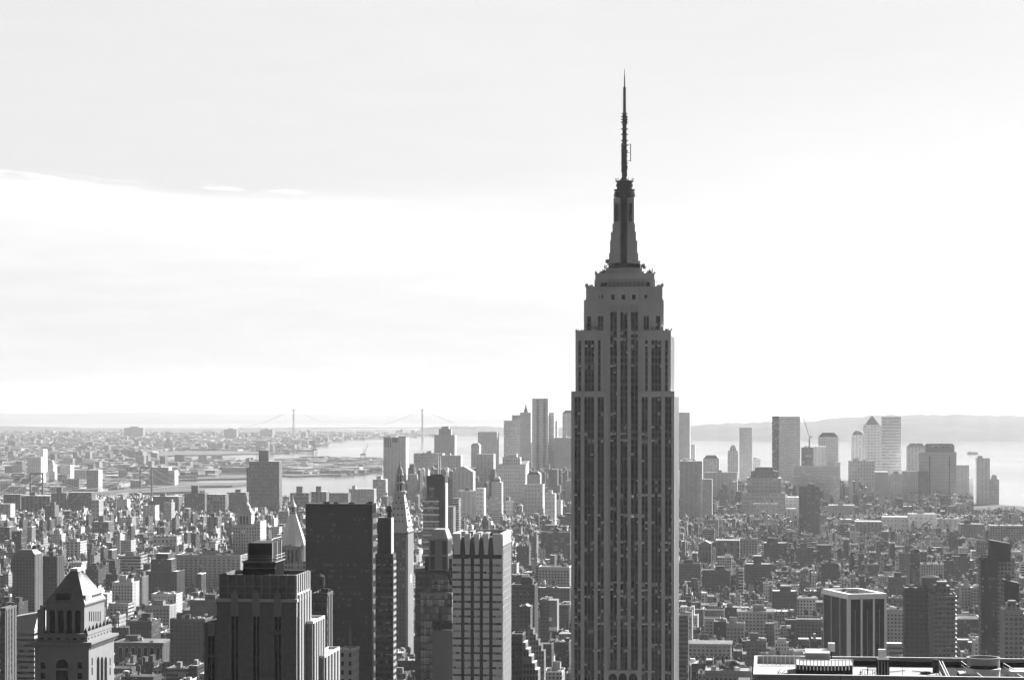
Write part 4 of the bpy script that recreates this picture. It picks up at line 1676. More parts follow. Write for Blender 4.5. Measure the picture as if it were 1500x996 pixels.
def build_roof_corner():
    """the near flat roof at the lower edge of the picture"""
    f = Fr(1105, 520)
    root = f.empty('near_flat_roof')
    tag(root, 'near flat-roofed tower seen from above with louvred screen wall, stair hut and round cooling unit on deck', 'office tower')
    X, Z = f.x, f.z
    W_ = X(1640)
    D = 38
    zp = Z(987.4)
    zr = zp - 1.6
    M = plain('facade_panel', .30, .6, .12, .15, .2)
    DECK = plain('deck_gravel', .36, .9, .45, .16, .05)
    b = MB()
    b.box(0, W_, 0, D, 0, zr, M, top=DECK)
    b.build('body', root)
    pr = MB()
    parapet(pr, -.1, W_, -.1, D, zr, 1.6, .55, M)
    pr.box(-.2, W_, -.2, .5, zp, zp + .14, WHITE)
    pr.box(-.2, .5, .51, D - .6, zp, zp + .14, WHITE)
    pr.box(.51, W_, D - .55, D + .05, zp, zp + .14, WHITE)
    pr.build('parapet', root)
    j = MB()
    for px in (1112, 1172, 1231, 1291, 1351, 1411, 1471):
        j.box(X(px) - .05, X(px) + .05, -.16, -.11, zp - 14, zp - .3, DARK)
    j.build('panel_joint', root)
    o = MB()
    o.box(X(1345), X(1408), -.15, -.105, zp - 16, Z(991.5), BLACK)
    o.build('facade_opening', root)
    # curved screen wall with white posts, dark louvres and a pale roof
    sc = MB()
    y0 = 9
    xa, xb = X(1166, y0), X(1249, y0)
    zz = lambda r, y=y0: Z(r, xa, y)
    n = 16
    arc = []
    for i in range(n + 1):
        q = i / n
        arc.append((xa + (xb - xa) * q, y0 - 3.0 * sin(pi * q) ** .6 * .6))
    back = [(xb, y0 + 12), (xa, y0 + 12)]
    sc.prism(arc + back, zr, zr + 2.1, BLACK)
    sc.prism([(x, y + .5) for x, y in arc] + back, zr + 2.1, zr + 2.9, DARK, top=GRAVEL)
    sc.build('screen_wall', root)
    for i in range(n + 1):
        p = MB()
        x, y = arc[i]
        p.box(x - .11, x + .11, y - .3, y - .05, zr + 1.9, zr + 4.2, WHITE)
        p.build('screen_post', root)
    rl = MB()
    for i in range(n):
        rl.bar((arc[i][0], arc[i][1] - .15, zr + 4.2), (arc[i + 1][0], arc[i + 1][1] - .15, zr + 4.2), .1, WHITE)
    rl.build('screen_rail', root)
    pw = MB()
    yq = 20
    pw.box(X(1180, yq), X(1216, yq), yq, yq + 10, zr + .3, zr + 4.4, GREY, top=DECK)
    pw.build('plant_room', root)
    for (px, yq) in ((1218, 28), (1292, 15)):
        w = MB()
        x = X(px, yq)
        w.box(x - .8, x + .8, yq, yq + 1.6, zr + 3.9, zr + 5.9, WHITE)
        w.bar((x, yq + .8, zr), (x, yq + .8, zr + 4), .25, DARK)
        w.build('white_vent_box', root)
    for i in range(9):
        p = MB()
        x = X(1118 + 6.5 * i, 33)
        p.box(x - .07, x + .07, 33, 33.2, zr, zr + 2.2, WHITE)
        p.build('fence_post', root)
    p = MB()
    p.box(X(1117, 33), X(1172, 33), 33.0, 33.15, zr + 2.2, zr + 2.35, WHITE)
    p.build('fence_rail', root)
    ladder = MB()
    for i in range(14):
        x = X(1128 + random.uniform(0, 34), 6)
        y = random.uniform(3, 8)
        ladder.bar((x, y, zr), (x + random.uniform(-1.5, 1.5), y + random.uniform(-1, 1), zr + random.uniform(.5, 2.2)), .07, DARK)
        if i % 4 == 0:
            ladder.box(x, x + 1.4, y, y + .8, zr, zr + .9, DARK)
    ladder.build('pipework', root)
    st = MB()
    yq = 6
    st.box(X(1285, yq), X(1303, yq), yq, yq + 5, zr, Z(966, X(1290), yq), BLACK, top=TAR)
    for i in range(4):
        x = X(1287 + 4.5 * i, yq)
        st.bar((x, yq - .1, zr), (x, yq - .1, Z(968, x, yq)), .12, STEEL, n=6)
    st.build('stair_hut', root)
    ra = MB()
    for i in range(6):
        x = X(1263 + i * 3.8, 5)
        ra.bar((x, 5, zr), (x, 5, zr + 2.4 - .25 * i % 1), .08, DARK)
    ra.bar((X(1263, 5), 5, zr + 2.4), (X(1284, 5), 5, zr + 2.4), .08, DARK)
    ra.bar((X(1263, 5), 5, zr + 1.2), (X(1284, 5), 5, zr + 1.2), .06, DARK)
    ra.build('ladder_rail', root)
    v = MB()
    x = X(1371, 22)
    v.bar((x, 22, zr), (x, 22, zr + 3), .75, DARK, n=10)
    v.lathe(x - 2.6, 19, [(1.2, zr + .05), (1.2, zr + .5), (.1, zr + .6)], DARK, n=10)
    v.build('vent_pipe', root)
    ps = MB()
    x = X(1322, 8)
    ps.bar((x, 8, zr), (x, 8, zr + 3.6), .06, DARK)
    x = X(1338, 3)
    for i in range(10):
        ps.bar((x + random.uniform(-1, 1), 3, zr), (x + random.uniform(-1.6, 1.6), 3 + random.uniform(-.5, .5), zr + random.uniform(.4, 1.3)), .05, DARK)
    ps.build('antenna', root)
    pit = MB()
    pit.box(X(1388, 2), X(1640, 2), 1.2, 34, zr + .01, zr + .08, plain('dark_roof_pit', .012, .9, .4, .4, .05))
    pit.build('dark_roof_pit', root)
    for (pa, pb, ya, yb) in ((1376, 1387, 33, 1.5), (1408, 1440, 33, 1.5), (1478, 1498, 20, 2), (1470, 1492, 30, 12), (1380, 1391, 33, 1.5)):
        p = MB()
        a, c = (X(pa, ya), ya, zr + 1.5), (X(pb, yb), yb, zr + 1.5)
        p.bar(a, c, .09, WHITE)
        p.bar((a[0], a[1], a[2] - .8), (c[0], c[1], c[2] - .8), .06, GREY)
        for i in range(9):
            q = i / 8
            x, y = a[0] + (c[0] - a[0]) * q, a[1] + (c[1] - a[1]) * q
            p.bar((x, y, zr), (x, y, zr + 1.5), .05, GREY)
        p.build('pit_railing', root)
    cd = MB()
    cx, cy = X(1441, 16), 16
    r = 3.7
    cd.lathe(cx, cy, [(r, zr + .1), (r, zr + 1.5), (r * 1.03, zr + 1.5), (r * 1.03, zr + 1.9), (r * .9, zr + 1.9)], WHITE, n=28)
    cd.lathe(cx, cy, [(r * .86, zr + 1.5), (r * .86, zr + 2.6)], BLACK, n=28)
    cd.build('fan_basin', root)
    cr = MB()
    cr.lathe(cx, cy + 1, [(r * 1.0, zr + 2.3), (r * 1.0, zr + 4.0), (r * 1.04, zr + 4.0), (r * 1.04, zr + 4.25), (r * .9, zr + 4.25), (r * .88, zr + 2.6)], GREY, n=28)
    for k in range(12):
        a = k * pi / 6
        cr.bar((cx + r * cos(a), cy + 1 + r * sin(a), zr), (cx + r * cos(a), cy + 1 + r * sin(a), zr + 2.7), .1, STEEL)
    cr.build('cooling_ring', root)
    dk = MB()
    dk.box(X(1412, 4), X(1425, 4), 4, 22, zr + .06, zr + .5, DECK)
    dk.box(X(1480, 9), X(1620, 9), 9, 12, zr + 1.2, zr + 2.0, WHITE)
    dk.box(X(1486, 14), X(1620, 14), 14, 16, zr + 1.2, zr + 2.0, WHITE)
    dk.build('duct', root)
    rp = random.Random(31)
    for i in range(14):          # small vents, duct runs and tar patches on the deck
        x, y = X(rp.uniform(1255, 1378), 14), rp.uniform(2, 30)
        p = MB()
        if i % 3 == 0:
            p.bar((x, y, zr), (x, y, zr + rp.uniform(.5, 1.4)), .16, STEEL, n=8)
            p.lathe(x, y, [(.3, zr + .9), (.05, zr + 1.5)], STEEL, n=8)
            p.build('roof_vent', root)
        elif i % 3 == 1:
            p.bar((x, y, zr + .22), (x + rp.uniform(-6, 6), y + rp.uniform(-1, 4), zr + .22), .09, DARK, n=6)
            p.build('roof_pipe', root)
        else:
            p.box(x, x + rp.uniform(1.5, 4), y, y + rp.uniform(1.5, 5), zr + .004, zr + .02 + .006 * i, plain('tar_patch', .1, .9, .4, .4, .05))
            p.build('tar_patch', root)
    br = MB()
    br.box(X(1250, 34), X(1640, 34), 33.4, 34.2, zr, zr + 1.3, BLACK)  # black strip stands in for the shadow along the back of the deck
    br.build('back_shade_strip', root)


for fn in (build_crown_tower, build_pyramid_roof_tower, build_black_slab, build_band_tower, build_clock_tower, build_golden_pyramid, build_finned_tower,
           build_glass_condo, build_stepped_top_tower, build_terrace_tower, build_white_pier_block, build_roof_corner):
    fn()

# ------------------------------------------------------------------ buildings read off the photograph one by one
PLACED = []        # footprints (grid frame) that the low city must keep clear of
RECTS = []         # what each of them covers in the picture: x0, x1, top row, distance, short name


def grid_ab(x, y):
    return x * cos(TH) - y * sin(TH), x * sin(TH) + y * cos(TH)


def keep_clear(f, w, d, pad=4):
    a, b = grid_ab(f.X, f.Y)
    PLACED.append((a - pad, a + w + pad, b - pad, b + d + pad))


def windowed_front(b, root, x0, x1, y, z0, z1, tone_m, fh, ncol, wfrac, sfrac, at, part='window_column', per_col=True):
    """wall of piers and spandrels in front of recessed window columns, each column a part"""
    pw = (x1 - x0) / ncol
    gl = BAY_GLASS
    for i in range(ncol + 1):
        c = x0 + pw * i
        h = pw * (1 - wfrac) / 2
        b.box(max(x0, c - h), min(x1, c + h), y, y + .45, z0, z1, tone_m, at)
    k = floor(z0 / fh)
    while k * fh < z1:
        a, c = max(z0, k * fh), min(z1, k * fh + fh * sfrac)
        if c > a:
            b.face([(x0, y + .08, a), (x1, y + .08, a), (x1, y + .08, c), (x0, y + .08, c)], tone_m, at)
            b.face([(x0, y + .08, c), (x1, y + .08, c), (x1, y + .44, c), (x0, y + .44, c)], tone_m, at)
        k += 1
    b.box(x0, x1, y - .02, y + .45, z1 - fh * .5, z1 + .4, tone_m, at)
    for i in range(ncol):
        a, c = x0 + pw * (i + .5 - wfrac / 2), x0 + pw * (i + .5 + wfrac / 2)
        w = MB()
        w.face([(a, y + .42, z0), (c, y + .42, z0), (c, y + .42, z1 - .5), (a, y + .42, z1 - .5)], gl, (0, 0, 0, random.random()),
               [(a, z0), (c, z0), (c, z1 - .5), (a, z1 - .5)])
        w.build(part, root)


def roof_bits(root, code, x0, x1, y0, y1, z, at, tone):
    """penthouses, tanks, aerials and shaped tops, each a part"""
    w, d = x1 - x0, y1 - y0
    at0 = (tone, 0, 0, at[3])
    rnd = random.Random(int(at[3] * 1e6))
    for c in code:
        if c == 'B':
            b = MB()
            a = x0 + w * rnd.uniform(.1, .5)
            bw, bd, bh = min(w * .42, 11), min(d * .4, 10), rnd.uniform(3.5, 7)
            y = y0 + d * rnd.uniform(.15, .4)
            b.box(a, a + bw, y, y + bd, z - .1, z + bh, FACADE, (tone * rnd.uniform(.6, 1.2), 0, 0, rnd.random()))
            b.box(a - .15, a + bw + .15, y - .15, y + bd + .15, z + bh, z + bh + .3, TAR)
            b.build('roof_bulkhead', root)
        elif c == 'T':
            water_tank(root, x0 + w * rnd.uniform(.2, .8), y0 + d * rnd.uniform(.25, .7), z, 2.3, 4.2, 4.0)
        elif c == 'M':
            for _ in range(5):
                b = MB()
                a, y = x0 + w * rnd.uniform(.08, .8), y0 + d * rnd.uniform(.1, .7)
                b.box(a, a + rnd.uniform(1.5, 4.5), y, y + rnd.uniform(1.5, 4), z - .1, z + rnd.uniform(1, 3.4), rnd.choice([DARK, GREY, GREY, WHITE]))
                b.build('roof_unit', root)
        elif c == 'A':
            antenna(root, x0 + w * rnd.uniform(.3, .7), y0 + d * .4, z, rnd.uniform(8, 13), .22)
        elif c == 'P':
            b = MB()
            h = min(w, d) * .55
            b.frust(rect(x0 + w * .1, x1 - w * .1, y0 + d * .1, y1 - d * .1), z - .05, rect(x0 + w * .47, x1 - w * .47, y0 + d * .47, y1 - d * .47), z + h, GREY)
            b.build('pyramid_roof', root)
        elif c == 'C':
            b = MB()
            h = w * .22
            b.frust(rect(x0, x1, y0, y1), z - .02, rect(x0 + w * .2, x1 - w * .2, y0 + d * .2, y1 - d * .2), z + h, FACADE, at0)
            b.build('tapered_top', root)
        elif c == 'G':
            b = MB()
            h, ym = w * .28, (y0 + y1) / 2
            xm = (x0 + x1) / 2
            b.frust(rect(x0, x1, y0, y1), z - .02, rect(xm - .2, xm + .2, y0 + .3, y1 - .3), z + h, FACADE, at0)
            b.build('gable_roof', root)
        elif c == 'D':
            b = MB()
            xm, ym, r = (x0 + x1) / 2, (y0 + y1) / 2, w * .42
            b.lathe(xm, ym, [(r, z - .05)] + [(r * cos(k * pi / 12), z + r * .8 * sin(k * pi / 12)) for k in range(1, 6)] + [(.1, z + r * .82)], GREY, n=16)
            b.build('dome_roof', root)
        elif c == 'd':
            b = MB()
            r = min(w * .2, 4.5)
            xm, ym = x0 + w * rnd.uniform(.35, .65), (y0 + y1) / 2
            b.lathe(xm, ym, [(r, z - .05), (r, z + r * .9)] + [(r * cos(k * pi / 12), z + r * .9 + r * .7 * sin(k * pi / 12)) for k in range(1, 6)] + [(.1, z + r * 1.62)], DARK, n=14)
            b.build('domed_tank', root)
        elif c == 'S':
            b = MB()
            h = min(w * .35, 16)
            b.box(x0 + w * .2, x1 - w * .2, y0 + d * .2, y1 - d * .15, z - .1, z + h, FACADE, (tone, at[1], at[2], at[3]))
            b.box(x0 + w * .32, x1 - w * .32, y0 + d * .3, y1 - d * .25, z + h - .1, z + h * 1.45, FACADE, (tone, 0, 0, at[3]))
            b.build('stepped_top', root)
        elif c == 'N':
            b = MB()
            xm, ym = (x0 + x1) / 2, (y0 + y1) / 2
            b.lathe(xm, ym, [(w * .2, z - .1), (w * .17, z + w * .25), (w * .07, z + w * .5), (.3, z + w * .95)], GREY, n=8)
            b.build('spire', root)
        elif c == 'R':
            b = MB()
            parapet(b, x0 - .1, x1 + .1, y0 - .1, y1 + .1, z, 1.0, .6, WHITE)
            b.build('white_parapet', root)
        elif c == 'W':
            b = MB()
            parapet(b, x0 - .2, x1 + .2, y0 - .2, y1 + .2, z, 1.1, .5, FACADE, (tone, 0, 0, .5))
            b.build('parapet', root)
        elif c == 'K':
            b = MB()
            b.box(x0 - .9, x1 + .9, y0 - .9, y1 + .3, z - 2.2, z - .6, FACADE, (tone * .8, 0, 0, .2))
            b.box(x0 - 1.3, x1 + 1.3, y0 - 1.3, y1 + .5, z - .6, z + .3, FACADE, (tone * 1.1, 0, 0, .2))
            b.build('cornice', root)
        elif c == 'V':      # a slab-like lift tower
            b = MB()
            b.box(x0 + w * .3, x0 + w * .62, y0 + d * .2, y0 + d * .6, z - .1, z + w * .35, FACADE, (tone * .8, 0, 0, at[3]))
            b.build('lift_tower', root)


def block(kind, cat, x0, x1, yt, Y, D, tone, style, roofs, label, su=3.4, fh=3.6, group=None, seed=None, short=None, yaw=TH, base=None):
    f = Fr(x0, Y, yaw)
    w = f.x(x1)
    z = f.z(yt, w * .5)
    root = f.empty(kind)
    tag(root, label, cat, group)
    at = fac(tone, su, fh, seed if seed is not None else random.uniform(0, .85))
    if style == 'R':
        at = (tone, su, fh, random.uniform(.87, .999))
    b = MB()
    if style == 'P':
        ncol = max(3, min(14, round(w / 3.5)))
        b.box(0, w, .45, D, 0, z, FACADE, at)
        z0 = max(0, EZ - (1010 - HY) / F * Y - f.base)
        z0 = max(z0, z - 70)
        z0 = floor(z0 / fh) * fh
        windowed_front(b, root, 0, w, 0, z0, z - .6, FACADE, fh, ncol, random.uniform(.45, .6), random.uniform(.4, .52), (tone, 0, 0, .4))
        if z0 > 0:
            b.box(0, w, 0, .46, 0, z0 - .01, FACADE, at)
        right = x1 < 1120
        side_piers(b, w if right else -.3, .6, D, 0, z, max(2, int(D / 5)), .5, .32, FACADE, (tone, 0, 0, .4))
    elif style == 'B':      # balconied
        b.box(0, w, 1.4, D, 0, z, FACADE, at)
        k = 0
        while k * fh < z - 1:
            if k * fh > z - 75:
                b.box(w * .2, w + 1.2, 0, 1.38, k * fh, k * fh + 1.15, FACADE, (tone * 1.3, 0, 0, .4))
                b.box(w + .02, w + 1.2, 1.38, D * .8, k * fh, k * fh + 1.15, FACADE, (tone * 1.3, 0, 0, .4))
            k += 1
        b.box(0, w * .2, .4, 1.41, 0, z, FACADE, (tone, 0, 0, .3))
    else:
        b.box(0, w, 0, D, 0, z, TOWER_FACADE if Y > 4000 and tone > .2 else FACADE, at)
    b.build('facade', root)
    roof_bits(root, roofs, 0, w, 0.5, D, z, at, tone)
    keep_clear(f, w, D)
    RECTS.append((x0, x1, yt, Y, short, label))
    return root


